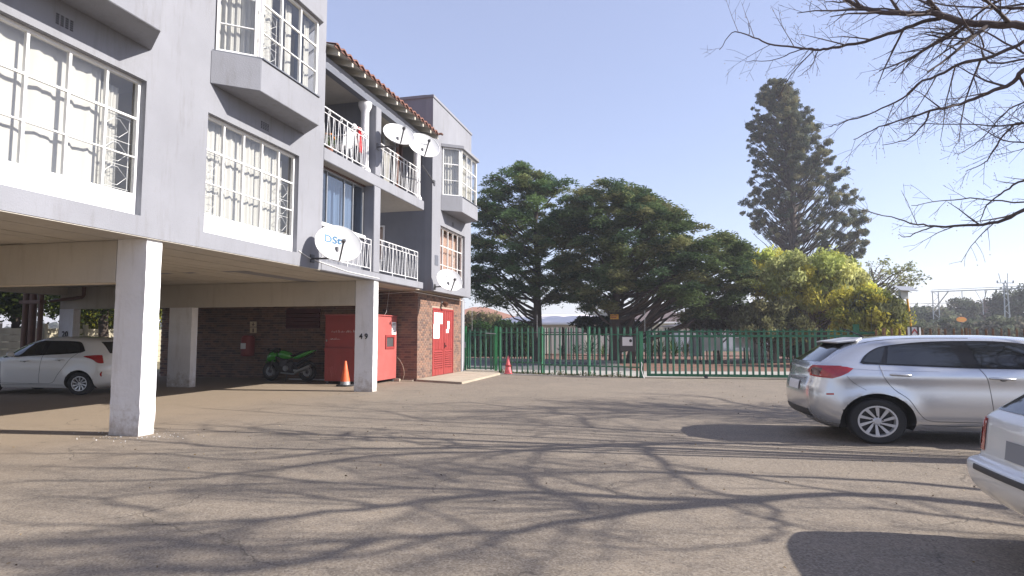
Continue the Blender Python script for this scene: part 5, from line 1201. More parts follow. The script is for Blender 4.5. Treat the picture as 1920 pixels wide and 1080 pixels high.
# ======================= TREES AND PLANTS =======================
def leafmesh(name, C, size, tint, mat, elong=1.8, flat=.0, drop=0, jitter=.5, seed=1):
    """C: Nx3 leaf centres; tint: Nx3; each leaf one small four-sided blade"""
    r = np.random.default_rng(seed); N = len(C)
    a = r.normal(size=(N,3)); a[:,2] = a[:,2]*(1-flat) - drop; a /= np.linalg.norm(a,axis=1)[:,None]+1e-9
    q = r.normal(size=(N,3)); b = np.cross(a, q); b /= np.linalg.norm(b,axis=1)[:,None]+1e-9
    s = (size*(1+jitter*(r.random(N)-.5)*2))[:,None]
    V = np.empty((N,4,3)); V[:,0] = C-a*s*elong/2; V[:,1] = C+b*s*.5; V[:,2] = C+a*s*elong/2; V[:,3] = C-b*s*.5
    me = bpy.data.meshes.new(name); me.vertices.add(N*4); me.vertices.foreach_set('co', V.astype(np.float32).ravel())
    me.loops.add(N*4); me.loops.foreach_set('vertex_index', np.arange(N*4, dtype=np.int32)); me.polygons.add(N); me.polygons.foreach_set('loop_start', np.arange(0,N*4,4,dtype=np.int32))
    me.update(); at = me.color_attributes.new('tint','FLOAT_COLOR','POINT'); c = np.ones((N,4,4)); c[:,:,:3] = tint[:,None,:]; at.data.foreach_set('color', c.astype(np.float32).ravel())
    me.materials.append(mat); return me
bark = material('dark_bark', (.075,.055,.045), .95, var=.4, scale=5, bump=.6, bscale=18)
bark2 = material('grey_bark', (.15,.12,.10), .95, var=.35, scale=6, bump=.5, bscale=20)
bark3 = material('twig_bark', (.085,.06,.055), .9, var=.3, scale=8)
LEAF = leafmat('leaf', (1,1,1), .38)
def inpoly(P, x, y):
    c = np.zeros(len(x), bool); n = len(P); j = n-1
    for i in range(n):
        xi, yi, xj, yj = P[i][0], P[i][1], P[j][0], P[j][1]
        c ^= ((yi > y) != (yj > y)) & (x < (xj-xi)*(y-yi)/(yj-yi+1e-12)+xi); j = i
    return c
def clumps(outline, dep, npad, dr, r, shell=0):
    """clump centres inside an outline given in picture-plane metres (lateral, height) around depth dep"""
    xs = [p[0] for p in outline]; ys = [p[1] for p in outline]; out = []
    cx = (min(xs)+max(xs))/2
    while len(out) < npad:
        x = r.uniform(min(xs),max(xs),400); z = r.uniform(min(ys),max(ys),400); ok = inpoly(outline,x,z)
        for a, b in zip(x[ok], z[ok]):
            row = [q for q in np.linspace(min(xs),max(xs),60) if inpoly(outline,np.array([q]),np.array([b]))[0]]
            if not row: continue
            lo, hi = min(row), max(row); m_, h = (lo+hi)/2, max((hi-lo)/2,.3); k = min(1,abs(a-m_)/h); D = dr*min(1,h/((max(xs)-min(xs))/2)+.15)*math.sqrt(max(0,1-k*k))
            e = r.uniform(-1,1); 
            if shell and k < shell and abs(e) < shell and r.random() < .8: continue
            out.append((a, dep+e*D, b))
            if len(out) >= npad: break
    return np.array(out)
def to_world(P): 
    P = np.asarray(P); return P[:,0:1]*np.array(LAT)[None]+P[:,1:2]*np.array(DEP)[None]+np.stack([0*P[:,0],0*P[:,0],P[:,2]],1)
def px_outline(pts, dep): return [((x-960)/1160*dep, 1.5+(628-y)/1160*dep) for x, y in pts]
def tree(label, name, trunk_px, dep, outline_px, npad, per, rad, size, cols, seed, dr, trunk_r=.22, group=None, flat=.35, elong=1.8, limb_n=40, top=None, lean=(), drop=0, barkm=None, shell=0, cat='tree', leafflat=.3, droop=0, trunk_mat=None, kind=None, radial=0, gap=0, tip=None):
    r = np.random.default_rng(seed); tx = (trunk_px-960)/1160*dep; base = ld(tx, dep); t = thing(name, label, cat, base, 0, group)
    out = px_outline(outline_px, dep); P = clumps(out, dep, npad, dr, r, shell); zs = P[:,2]; z0, z1 = zs.min(), zs.max()
    if gap:      # holes: fewer sprays low and inside, in patches
        nf = np.sin(P[:,0]*1.9+seed)*np.cos(P[:,2]*2.6+seed*2)+.6*np.sin(P[:,0]*4.1+P[:,2]*3.3); low = np.clip((z1-zs)/(z1-z0),0,1); P = P[~((nf > .25-low*.5) & (r.random(len(P)) < gap+.45*low))]; zs = P[:,2]
    if tip:
        t0 = ((tip[0]-960)/1160*dep, 1.5+(628-tip[1])/1160*dep); ex = np.array([[t0[0]+r.normal()*.10*(1+2.2*k/30), dep+r.normal()*.15*(1+2*k/30), t0[1]-.1-1.5*k/30] for k in range(30)]); P = np.concatenate([P, ex])
    top = top or z1-.4; bm_ = barkm or bark
    # trunk
    rr = random.Random(seed); tp = []
    N = 9
    for i in range(N): f = i/(N-1); tp.append(ld(tx+rr.uniform(-.08,.08)*f*2+ (lean[0]*f if lean else 0), dep+rr.uniform(-.1,.1)*f, top*f))
    m = MB(); m.tube([tp[0]-Vector((0,0,.1))]+tp, [trunk_r*1.35]+[trunk_r*(1-.85*(i/(N-1))**1.1)+.02 for i in range(N)], 10); m.build('trunk', bm_, t, smooth=True)
    # limbs to clumps
    m = MB(); idx = r.choice(len(P), min(limb_n, len(P)), replace=False)
    for k in idx:
        c = P[k]; zt = max(top*.12, c[2]-abs(c[0]-tx)*r.uniform(.35,.9)-.3); f = min(1, zt/top); i = min(N-2, int(f*(N-1))); s = tp[i].lerp(tp[i+1], f*(N-1)-i); e = ld(c[0],c[1],c[2]); L = (e-s).length
        mid = s.lerp(e,.5)+Vector((rr.uniform(-.1,.1)*L, rr.uniform(-.1,.1)*L, -droop*L*.1+rr.uniform(-.06,.1)*L)); r0 = min(trunk_r*.55, .02+L*.016)
        m.tube([s, s.lerp(mid,.5)+Vector((0,0,-.03*L)), mid, mid.lerp(e,.55)+Vector((0,0,.04*L)), e], [r0,r0*.8,r0*.6,r0*.4,.012], 5, cap=False)
    tag(m.build('branches', bm_, t, smooth=True), kind='stuff')
    for (pts, r0) in (lean[1] if lean else ()):
        q_ = [atd(x, y, dep+o) for x, y, o in pts]; n_ = len(q_); m = MB(); m.tube(q_, [r0*(1-.75*i/(n_-1)) for i in range(n_)], 9); m.build('limb', bm_, t, smooth=True)
    # foliage
    cent = []; tin = []
    cols = np.array(cols)
    for ci, c in enumerate(P):
        R_ = rad*r.uniform(.6,1.25)*(.45 if tip and ci >= len(P)-30 else 1); n = int(per*(R_/rad)**1.5); u = r.normal(size=(n,3)); u /= np.linalg.norm(u,axis=1)[:,None]; q = r.random(n)**.45
        # lobed, ragged clump
        ang = np.arctan2(u[:,1],u[:,0]); lob = 1+.35*np.sin(ang*r.integers(2,5)+r.uniform(0,6))*np.cos(u[:,2]*3)
        pts = u*(q*R_*lob)[:,None]; pts[:,2] *= flat
        if radial:
            dv = np.array([c[0]-tx, c[1]-dep]); dv = dv/(np.linalg.norm(dv)+1e-6); al = pts[:,0]*dv[0]+pts[:,1]*dv[1]; pts[:,0] += dv[0]*al*radial; pts[:,1] += dv[1]*al*radial; pts[:,2] += al*.18-np.abs(al)**1.5*.1
        pts[:,2] -= (np.hypot(pts[:,0],pts[:,1])/R_)**2*R_*droop*.35
        cent.append(c+pts); base_c = cols[r.integers(len(cols))]*r.uniform(.75,1.3); tt = base_c[None]*r.uniform(.7,1.35,(n,1))*np.array([1,1,1]); tin.append(tt)
    Cc = to_world(np.concatenate(cent)); Cc = Cc[Cc[:,2] > .05] if False else Cc
    o = link('crown', leafmesh('crown', Cc-np.array(base), size, np.concatenate(tin), LEAF, elong=elong, flat=leafflat, drop=drop, seed=seed), t); 
    return t
# left conifer and the spreading cypress beside it
G1 = [(.075,.125,.05),(.105,.16,.06),(.045,.085,.04),(.14,.16,.062)]
G2 = [(.09,.128,.054),(.13,.155,.064),(.052,.085,.042),(.155,.16,.07),(.08,.118,.048)]
tree('tall dark green conifer beyond the fence beside the grey building', 'conifer', 1008, 36, [(980,296),(1000,318),(1020,330),(1050,335),(1075,348),(1062,372),(1080,400),(1085,450),(1082,500),(1078,545),(1055,570),(1030,585),(1000,560),(960,556),(930,572),(890,560),(884,520),(884,470),(888,430),(900,400),(895,370),(915,345),(925,325),(955,325),(965,308)],
     380, 330, .55, .052, G1, 11, 2.9, radial=.6, gap=.22, tip=(980,298), trunk_r=.26, flat=.40, elong=3.6, limb_n=70, droop=.6, leafflat=.6)
tree('wide spreading cypress with several leaning trunks in the middle of the view', 'cypress', 1152, 34, [(1090,350),(1130,345),(1160,342),(1195,350),(1215,365),(1240,378),(1265,385),(1280,410),(1300,430),(1320,445),(1345,440),(1370,452),(1402,465),(1400,500),(1392,540),(1372,562),(1330,580),(1300,600),(1262,602),(1235,560),(1185,540),(1150,560),(1120,585),(1085,590),(1062,560),(1060,520),(1072,480),(1062,440),(1060,400),(1075,370)],
     600, 340, .55, .054, G2, 12, 4.2, radial=.5, gap=.12, trunk_r=.36, flat=.46, elong=3.6, limb_n=70, droop=.5, leafflat=.6, top=7.6,
     lean=(.2, [([(1178,690,-.3),(1190,640,-.3),(1215,600,-.4),(1240,560,-.5),(1262,520,-.6),(1300,480,-.7)],.26),([(1165,640,-.2),(1185,600,-.3),(1195,560,-.5),(1190,500,-.8)],.17),([(1205,612,-.4),(1240,588,-.7),(1275,575,-.9),(1320,560,-1.2)],.14),([(1150,600,.2),(1130,570,.3),(1100,545,.5)],.12),([(1195,630,0),(1225,585,.2),(1262,560,.5),(1330,520,.9),(1370,490,1.2)],.16),([(1170,660,.1),(1160,600,.2),(1172,540,.3),(1205,450,.5)],.17)]))
tree('low dark conifer spray at the foot of the cypress trunk', 'shrub', 1150, 36.5, [(1095,600),(1130,596),(1180,598),(1195,612),(1180,625),(1120,622),(1090,612)], 30, 320, .55, .11, [(.02,.035,.015)], 13, 1.0, trunk_r=.05, limb_n=8, flat=.4, cat='shrub')
# tall half-bare conifer
def tall_conifer():
    dep = 60; r = np.random.default_rng(21); rr = random.Random(21); tx = (1498-960)/1160*dep; base = ld(tx, dep)
    t = thing('tall_conifer', 'tall half bare conifer towering behind the yellow green tree', 'tree', base)
    prof_px = [(150,1478,1492),(175,1448,1512),(200,1440,1520),(230,1430,1535),(262,1412,1553),(300,1416,1568),(330,1424,1582),(360,1418,1588),(400,1414,1598),(430,1408,1606),(460,1404,1616),(480,1425,1622),(500,1440,1632),(525,1470,1612),(545,1480,1600)]
    prof = [(1.5+(628-y)/1160*dep, (a-1495)/1160*dep, (b-1495)/1160*dep) for y, a, b in prof_px][::-1]
    zz = [p[0] for p in prof]
    def ext(z):
        k = 1-.10*max(0, min(1, (z-12)/12)); return np.interp(z, zz, [p[1] for p in prof])*k, np.interp(z, zz, [p[2] for p in prof])*k
    H = prof[-1][0]; tp = [Vector(ld(tx-.75*(i/10)+rr.uniform(-.06,.06), dep, H*i/10)) for i in range(11)]
    m = MB(); m.tube(tp, [.62*(1-.93*i/10)+.03 for i in range(11)], 10); m.build('trunk', bark, t, smooth=True)
    m = MB(); tw = MB(); cent = []; tin = []
    cols = np.array([(.12,.14,.095),(.15,.16,.10),(.08,.10,.07),(.20,.19,.10)])
    for k in range(420):
        f = k/420; z = 4.0+(H-4.6)*f**.95; i = min(9,int(z/H*10)); s = tp[i].lerp(tp[i+1], z/H*10-i); a = rr.uniform(0,6.283); lo, hi = ext(min(H-.2, z+.06*H*(1-f)))
        R_ = (hi if math.cos(a) > 0 else -lo); R_ = max(.35, R_*(abs(math.cos(a))*1+ (1-abs(math.cos(a)))*.85))*rr.uniform(.72,1.0)
        rise = R_*rr.uniform(.55,1.0)+.3; e = s+LAT*math.cos(a)*R_+DEP*math.sin(a)*R_+Vector((0,0,rise)); 
        if e.z > H+.3: e.z = H+.2
        mid = s.lerp(e,.5)+Vector((0,0,-.10*R_)); r0 = .025+.014*R_; m.tube([s, s.lerp(mid,.5)+Vector((0,0,-.06*R_)), mid, mid.lerp(e,.5)+Vector((0,0,.03*R_)), e], [r0,r0*.85,r0*.6,r0*.4,.012], 4, cap=False)
        for q in range(15):
            u = rr.uniform(.2,.98); b = mid.lerp(e,(u-.3)/.65) if u > .5 else s.lerp(mid,u*2); l = rr.uniform(.3,.95); tw.tube([b, b+Vector((rr.uniform(-.5,.5),rr.uniform(-.5,.5),rr.uniform(.1,.8)))*l], [.019,.008], 3, cap=False)
        right = math.cos(a) > -.25
        npuff = 6 if f > .72 else (5 if right else 4)
        if f < .22 and not right: npuff = 1 if rr.random() < .5 else 0
        if f > .93: npuff = 5
        for q in range(npuff):
            c = e+Vector((rr.uniform(-.5,.5),rr.uniform(-.5,.5),rr.uniform(-.45,.3)))*(.8 if q else .2)
            if (f > .5 and q > 1) or q > 2: c = s.lerp(e, rr.uniform(.5 if f < .6 else .35,.95))+Vector((rr.uniform(-.3,.3),rr.uniform(-.3,.3),rr.uniform(-.2,.3)))
            R2 = rr.uniform(.14,.34)*(1.15 if right else .9); n = int(230*(R2/.32)**1.6); u = r.normal(size=(n,3)); u /= np.linalg.norm(u,axis=1)[:,None]; cent.append(np.array(c)+u*(r.random(n)**.55*R2*1.15)[:,None]*np.array([1,1,.85])); cb = cols[rr.randrange(4)]*rr.uniform(.8,1.25); tin.append(cb[None]*r.uniform(.7,1.3,(n,1)))
    tag(m.build('branches', bark, t, smooth=True), kind='stuff'); tag(tw.build('twig', bark3, t), kind='stuff')
    link('crown', leafmesh('crown', np.concatenate(cent)-np.array(base), .075, np.concatenate(tin), LEAF, elong=1.5, seed=22), t)
tall_conifer()
# yellow-green trees
Y1 = [(.52,.52,.12),(.44,.48,.12),(.60,.54,.11),(.36,.40,.13),(.52,.52,.22),(.42,.44,.18)]
Y2 = [(.20,.20,.10),(.15,.155,.075),(.25,.24,.12),(.13,.13,.07)]
tree('yellow green tree with a dark trunk rising behind the sliding gate', 'broadleaf_tree', 1522, 35, [(1392,510),(1400,492),(1420,478),(1450,474),(1480,482),(1520,486),(1550,482),(1580,490),(1604,500),(1612,525),(1625,545),(1640,570),(1632,600),(1600,610),(1570,590),(1540,600),(1500,590),(1460,570),(1420,545),(1395,540)], 230, 300, .55, .095, Y1, 31, 2.6, trunk_r=.3, flat=.85, elong=2.4, limb_n=70, droop=.5, leafflat=-.2, drop=.5, barkm=bark2,
     lean=(.1,[([(1520,680,0),(1505,620,0),(1470,580,-.3),(1440,540,-.4)],.15),([(1530,650,0),(1548,610,.2),(1580,570,.3)],.13)]))
tree('grey olive tree with bare lower branches in front of the yellow green tree', 'broadleaf_tree', 1452, 33.5, [(1390,580),(1420,570),(1465,578),(1500,595),(1505,628),(1470,634),(1420,632),(1385,620),(1378,598)], 65, 260, .5, .085, Y2, 32, 1.6, trunk_r=.14, flat=.9, elong=2.6, limb_n=60, drop=.6, barkm=bark2, leafflat=-.2)
tree('drooping yellow green tree right of the tall end post', 'broadleaf_tree', 1650, 30, [(1560,600),(1580,560),(1610,545),(1640,560),(1668,575),(1688,600),(1672,625),(1640,640),(1600,640),(1570,632)], 90, 260, .5, .085, [(.34,.34,.07),(.24,.27,.07),(.42,.38,.07),(.18,.19,.09)], 33, 1.6, trunk_r=.09, flat=1, elong=2.8, limb_n=50, drop=.9, barkm=bark2, leafflat=-.2)
tree('wispy thin leaved tree leaning out behind the solar lamp', 'broadleaf_tree', 1640, 38, [(1600,520),(1625,500),(1655,492),(1700,488),(1728,505),(1730,528),(1712,545),(1690,555),(1670,575),(1640,580),(1610,560)], 60, 40, .42, .075, [(.2,.22,.12),(.25,.26,.12)], 34, 1.5, trunk_r=.1, flat=.8, elong=2.4, limb_n=60, barkm=bark2)
tree('grey brown bushy tree over the sliding gate left of the yellow tree', 'bush', 1345, 37, [(1288,598),(1310,578),(1345,570),(1385,574),(1405,595),(1398,611),(1340,613),(1298,610)], 80, 240, .5, .085, [(.10,.09,.05),(.13,.115,.07),(.07,.07,.035),(.15,.13,.08)], 35, 1.4, trunk_r=.07, flat=.9, elong=2.6, limb_n=50, barkm=bark2, drop=.3, leafflat=-.2, cat='bush')
tree('low brown bush behind the right half of the sliding gate', 'bush', 1500, 38, [(1450,630),(1470,612),(1540,606),(1600,612),(1625,640),(1620,670),(1460,672)], 70, 240, .5, .085, [(.14,.115,.07),(.10,.09,.05),(.18,.15,.09)], 36, 1.4, trunk_r=.05, flat=.9, elong=2.6, limb_n=20, barkm=bark2, cat='bush')
# hedges and beds beyond the small gate
HG = [(.03,.065,.02),(.045,.085,.025),(.02,.045,.018)]
for i, (x0, x1, yt, yb_, dep, lab) in enumerate(((875,925,612,664,44,'dark green hedge bush seen through the small pedestrian gate'),(922,962,607,664,46,'columnar dark bush behind the first palings right of the small gate'),(955,1000,609,665,44,'dark hedge bush left of the conifer trunk'))):
    tree(lab, 'hedge_bush', (x0+x1)/2, dep, [(x0,yt+14),(x0+8,yt),(x1-8,yt),(x1,yt+12),(x1,yb_),(x0,yb_)], 60, 230, .5, .1, HG, 41+i, 1.0, trunk_r=.06, flat=.9, limb_n=10, cat='bush')
tree('dry straw coloured bush above the small pedestrian gate', 'bush', 895, 50, [(872,600),(885,592),(930,596),(950,606),(948,620),(875,620)], 50, 200, .5, .09, [(.24,.2,.12),(.19,.17,.09),(.14,.15,.07)], 45, 1.0, trunk_r=.05, flat=1, elong=4, limb_n=12, cat='bush', drop=-.8)
def spiky(label, px, yb_, dep, n, L, col, seed, name='yucca', w_=.05):
    r = random.Random(seed); b = ld((px-960)/1160*dep, dep); t = thing(name, label, 'plant', b); m = MB()
    me = MB(); me.lathe([(.07,0),(.05,.35)], n=8); me.build('stem', bark2, t, world=False)
    for i in range(n):
        a = r.uniform(0,6.283); el = r.uniform(.15,1.5); l = L*r.uniform(.7,1.1); d = Vector((math.cos(a)*math.cos(el), math.sin(a)*math.cos(el), math.sin(el))); s = Vector((-math.sin(a),math.cos(a),0))*w_/2; o_ = Vector((0,0,r.uniform(.1,.35)))
        p1 = o_+d*l*.55; p2 = o_+d*l+Vector((0,0,-.18*l)); m.poly([o_-s*.6,o_+s*.6,p1+s,p1-s]); m.poly([p1-s,p1+s,p2])
    me2 = m.mesh('leaves', None); at = me2.color_attributes.new('tint','FLOAT_COLOR','POINT'); 
    for d_ in at.data: k = r.uniform(.7,1.3); d_.color = (col[0]*k,col[1]*k,col[2]*k,1)
    me2.materials.append(LEAF); link('leaves', me2, t); return t
for i, (px, dep, n, L, col, lab) in enumerate(((1052,45,60,.8,(.05,.07,.06),'grey green agave against the cream wall left of centre'),(1080,44,60,1.0,(.04,.075,.05),'spiky agave in the red bed below the pale roof'),(1105,42,90,1.7,(.05,.08,.05),'tall palm like plant in front of the cream wall'),(1130,42,50,.9,(.10,.16,.04),'pale green spiky plant left of the cypress trunk'),(1218,38,80,1.6,(.13,.2,.03),'bright green yucca just right of the gate stop post'),(1236,39,80,1.5,(.06,.12,.03),'dark green yucca behind the left end of the sliding gate'),(1262,39,80,1.6,(.10,.17,.03),'third yucca along the fence behind the sliding gate'),(1284,38,60,1.3,(.17,.2,.04),'yellowish yucca beside the grey corrugated sheet'))):
    spiky(lab, px, 660, dep, n, L, col, 60+i)
# far bushes along the railway
FB = [(.11,.13,.085),(.14,.155,.10),(.09,.11,.075),(.17,.16,.12)]
for i, (x0, x1, yt, dep, lab) in enumerate(((1640,1700,585,70,'green bush behind the yellow lamp pole'),(1690,1760,575,95,'grey green far bush left of the gantry post'),(1735,1790,582,88,'low far bush at the gantry foot'),(1770,1830,560,95,'tallest grey green bush in the middle of the far scrub'),(1815,1870,562,100,'pinkish grey bare bush right of the orange sign'),(1862,1925,545,90,'dark bush behind the right lattice mast'),(1895,1990,535,85,'dark tree at the far right edge behind the mast'),(1655,1740,600,62,'low scrub bush below the lamp pole'),(1740,1830,600,66,'low scrub bush beside the orange sign'),(1830,1930,598,64,'low scrub bush below the right mast'))):
    w2 = x1-x0; c_ = FB if i != 4 else [(.16,.12,.12),(.13,.11,.10)]
    if i in (5,6): c_ = [(.06,.08,.05),(.08,.095,.06)]
    tree(lab, 'far_bush', (x0+x1)/2, dep, [(x0,625),(x0+w2*.08,yt+18),(x0+w2*.3,yt+6),(x0+w2*.5,yt),(x0+w2*.75,yt+5),(x0+w2*.95,yt+20),(x1,625)], 70, 130, 1.0 if dep > 80 else .8, .2, c_, 80+i, 2.5, trunk_r=.1, flat=.8, limb_n=14, cat='bush', group=None)
# veld grass behind the rusty fence: one mass
r = np.random.default_rng(5); N = 26000
P = np.stack([r.uniform(9,48,N), r.uniform(24,70,N)**1.0, np.zeros(N)],1); P = P[P[:,0] > .6*P[:,1]]; N = len(P); P[:,2] = r.random(N)**1.5*1.3*(.5+.5*np.sin(P[:,0]*.7)*np.cos(P[:,1]*.4))+.1
tn = np.array([(.30,.22,.12),(.24,.17,.11),(.2,.17,.09)])[r.integers(3,size=N)]*r.uniform(.7,1.3,(N,1))
o = link('dry_grass', leafmesh('dry_grass', to_world(P), .10, tn, LEAF, elong=5, drop=-2, seed=6)); tag(o, 'dry brown veld grass beyond the rusty fence', 'grass', kind='stuff')
# distant wooded horizon
P = np.stack([r.uniform(-160,320,40000), r.uniform(190,230,40000), np.zeros(40000)],1); P[:,2] = r.random(40000)*(5+3*np.sin(P[:,0]*.06)+2*np.sin(P[:,0]*.21+1))
tn = np.array([(.09,.10,.075),(.12,.12,.09)])[r.integers(2,size=40000)]*r.uniform(.7,1.3,(40000,1))
o = link('far_woodland', leafmesh('far_woodland', to_world(P), 1.6, tn, LEAF, elong=1.3, seed=7)); tag(o, 'far low belt of trees on the horizon', 'woodland', kind='stuff')
# trees beyond the carport
for i, (x, y, H, R_, cols, lab) in enumerate(((-31,17,8,3.6,[(.05,.08,.02),(.08,.11,.03)],'leafy tree over the precast wall seen left under the carport'),(-32,24,8.5,3.8,[(.04,.06,.02),(.07,.09,.02)],'dark leafy tree over the precast wall right of the waste pipes'),(-30.5,28.5,6,2.8,[(.22,.22,.03),(.14,.15,.03)],'yellow green tree over the precast wall beside the bent trunk'),(-33,10,8.5,4,[(.06,.08,.03),(.1,.1,.04)],'leafy tree at the far left beyond the carport'))):
    r = np.random.default_rng(90+i); t = thing('garden_tree', lab, 'tree', (x,y,0)); m = MB(); m.tube([(x,y,0),(x+.2,y+.1,H*.5),(x,y,H*.9)],[.2,.14,.05],8); 
    for k in range(14): a = k*2.4; m.tube([(x+.1,y,H*(.3+.03*k)),(x+math.cos(a)*R_*.8,y+math.sin(a)*R_*.8,H*(.5+.03*k))],[.06,.015],4,cap=False)
    m.build('trunk', bark, t, smooth=True)
    c = []; 
    for k in range(150): u = r.normal(size=3); u /= np.linalg.norm(u); c.append(np.array([0,0,H*.62])+u*R_*r.random()**.4*np.array([1,1,.8])+r.normal(size=(170,3))*.3)
    c = np.concatenate(c); tn = np.array(cols)[r.integers(2,size=len(c))]*r.uniform(.6,1.4,(len(c),1)); link('crown', leafmesh('crown', c, .11, tn, LEAF, elong=2, seed=95+i), t)
p = aty(197,600,24); t = thing('bent_tree', 'tree with a bent bare trunk just outside the far opening of the carport', 'tree', (p.x,p.y,0))
MB().tube([(p.x+.15,p.y,0),(p.x,p.y,1.2),(p.x-.12,p.y,2.2),(p.x+.1,p.y,3.6)],[.28,.22,.2,.12],10).build('trunk', bark, t, smooth=True)
r = np.random.default_rng(99); c = r.normal(size=(5000,3))*np.array([1.3,1.3,.55])+np.array([0,0,3.5]); link('crown', leafmesh('crown', c, .1, np.array([(.05,.07,.02)])*r.uniform(.6,1.4,(5000,1)), LEAF, elong=2, seed=98), t)

# ---- big bare trees at the right: real trunks off frame, limbs reaching over the yard ----
class Bare:
    def __init__(s, seed): s.r = random.Random(seed); s.segs = []; s.tw = []; s.ends = []
    def ok(s, p, lim):
        if not lim: return True
        x, y, w_ = proj(p)
        if w_ < .3: return True
        return not (x < lim and 0 < y < 1080 and x > -200)
    def grow(s, p, d, L, r0, lev, lim=None, sag=0.):
        n = max(3, int(L/.28)+1) if lev < 3 else 3; pts = [p.copy()]; q = p.copy(); d = d.normalized(); rs = [r0]; st = L/n; bend = Vector((s.r.uniform(-1,1),s.r.uniform(-1,1),s.r.uniform(-.4,1)))*.25
        for i in range(n):
            d = (d+bend*.25+Vector((s.r.uniform(-1,1),s.r.uniform(-1,1),s.r.uniform(-1,1)))*.13-Vector((0,0,sag*.06))).normalized(); q = q+d*st
            if not s.ok(q, lim): break
            pts.append(q.copy()); rs.append(r0*(1-.72*(i+1)/n))
        if len(pts) < 2: return
        (s.segs if r0 > .011 else s.tw).append((pts, rs)); s.sprout(pts, rs, L, lev, lim, sag)
    def sprout(s, pts, rs, L, lev, lim, sag=0., k0=1, dens=1.):
        if lev >= 4 or rs[0] < .0028:
            s.ends.append(pts[-1]); return
        nb = {0:9,1:8,2:6,3:4}[lev]; nb = max(2, int(nb*dens*min(2.2, max(.5, L/(2.4,1.5,.8,.45)[lev]))))
        for i in range(nb):
            f = (i+s.r.uniform(.2,.95))/nb; f = .12+.88*f; j = min(len(pts)-2, int(f*(len(pts)-1))); u = f*(len(pts)-1)-j; p = pts[j].lerp(pts[j+1], u); d = (pts[j+1]-pts[j]).normalized()
            ax = d.cross(Vector((s.r.uniform(-1,1),s.r.uniform(-1,1),s.r.uniform(-1,1)))).normalized(); ang = s.r.uniform(.5,1.05)
            nd = (Matrix.Rotation(ang, 3, ax) @ d); rr_ = (rs[j]*(1-u)+rs[j+1]*u)*s.r.uniform(.45,.68); ll = L*s.r.uniform(.3,.55)*(1.05-.45*f)
            s.grow(p, nd, max(ll,.12), max(rr_,.0026), lev+1, lim, sag)
        if lev >= 2: s.ends.append(pts[-1])
    def build(s, t):
        m = MB()
        for pts, rs in s.segs:
            if rs[0] >= .03: MB().tube(pts, rs, 8, cap=False).build('limb', bark3, t, smooth=True)
            else: m.tube(pts, rs, 5, cap=False)
        tag(m.build('branches', bark3, t, smooth=True), kind='stuff')
        m = MB()
        for pts, rs in s.tw: m.tube(pts, [max(x,.0022) for x in rs], 3, cap=False)
        me = bpy.data.meshes.new('twig'); me.from_pydata(m.v, [], m.f); me.materials.append(bark3); tag(link('twig', me, t, True), kind='stuff')
        m = MB(); e = s.ends; s.r.shuffle(e)
        for p in e[:2600]: 
            p = p-Vector((0,0,.05)); b = len(m.v); q_ = .0085; m.v += [tuple(p+Vector(v)*q_) for v in ((1,0,0),(-1,0,0),(0,1,0),(0,-1,0),(0,0,1),(0,0,-1))]; m.f += [(b+i,b+j,b+k) for i,j,k in ((0,2,4),(2,1,4),(1,3,4),(3,0,4),(2,0,5),(1,2,5),(3,1,5),(0,3,5))]
        me = bpy.data.meshes.new('berry'); me.from_pydata(m.v, [], m.f); me.materials.append(material('dry_berry',(.3,.22,.1),.8,var=0)); tag(link('berry', me, t, True), kind='stuff')
def trunkpath(x, y, h, r0, rnd, t, lean=(0,0)):
    pts = [Vector((x+lean[0]*f+rnd.uniform(-.05,.05), y+lean[1]*f, h*f-.1)) for f in (0,.25,.5,.75,1)]
    MB().tube(pts, [r0*1.3,r0,r0*.92,r0*.88,r0*.85], 14).build('trunk', bark2, t, smooth=True); return pts[-1]
# visible tree A: limbs traced where they hang in the view, at 7.5-10 m
tA = thing('bare_tree', 'large leafless tree whose berry laden branches hang into the top right of the view', 'tree', (11.6,9.2,0))
A = Bare(3); fork = trunkpath(11.6, 9.2, 2.3, .3, A.r, tA, (-.4,.1))
def limb(px, d0, d1, r0, r1, via=None, lev=1, join=None, dens=1.):
    n = len(px); pts = [atd(x, y, d0+(d1-d0)*i/(n-1)) for i, (x, y) in enumerate(px)]
    f = []
    for i in range(n-1):
        for k in range(4): u = k/4; p0 = pts[max(i-1,0)]; p1 = pts[i]; p2 = pts[i+1]; p3 = pts[min(i+2,n-1)]; f.append(.5*((2*p1)+(p2-p0)*u+(2*p0-5*p1+4*p2-p3)*u*u+(3*p1-p0-3*p2+p3)*u**3))
    f.append(pts[-1]); pre = []
    if join is not None:
        for k in range(6): u = k/6; pre.append(join.lerp(f[0],u)+Vector((0,0,math.sin(u*math.pi)*.25)))
    P = pre+f; N = len(P); rs = []
    for i in range(N):
        if i < len(pre): rs.append(r0*(1.5-.5*i/max(1,len(pre))))
        else: v = (i-len(pre))/max(1,len(f)-1); rs.append(r0+(r1-r0)*v)
    P = [p+Vector((A.r.uniform(-1,1),A.r.uniform(-1,1),A.r.uniform(-1,1)))*.012 for p in P]; A.segs.append((P, rs))
    L = sum((f[i+1]-f[i]).length for i in range(len(f)-1)); A.sprout(f, [r0+(r1-r0)*i/(len(f)-1) for i in range(len(f))], L*.8, lev, None, .5, dens=dens*.72); return f
LB = 1
F = fork
limb([(1990,60),(1920,48),(1850,46),(1800,40),(1755,26),(1700,25),(1640,20),(1600,8),(1570,-15),(1530,-50)], 8.0, 8.8, .058, .02, join=F, dens=1.5)
limb([(1765,30),(1745,5),(1725,-30)], 8.4, 8.2, .03, .02)
limb([(1765,33),(1720,45),(1680,60),(1620,78),(1560,90),(1530,93),(1490,88),(1440,81),(1405,66),(1372,61),(1350,92)], 8.45, 9.6, .03, .005, dens=1.1)
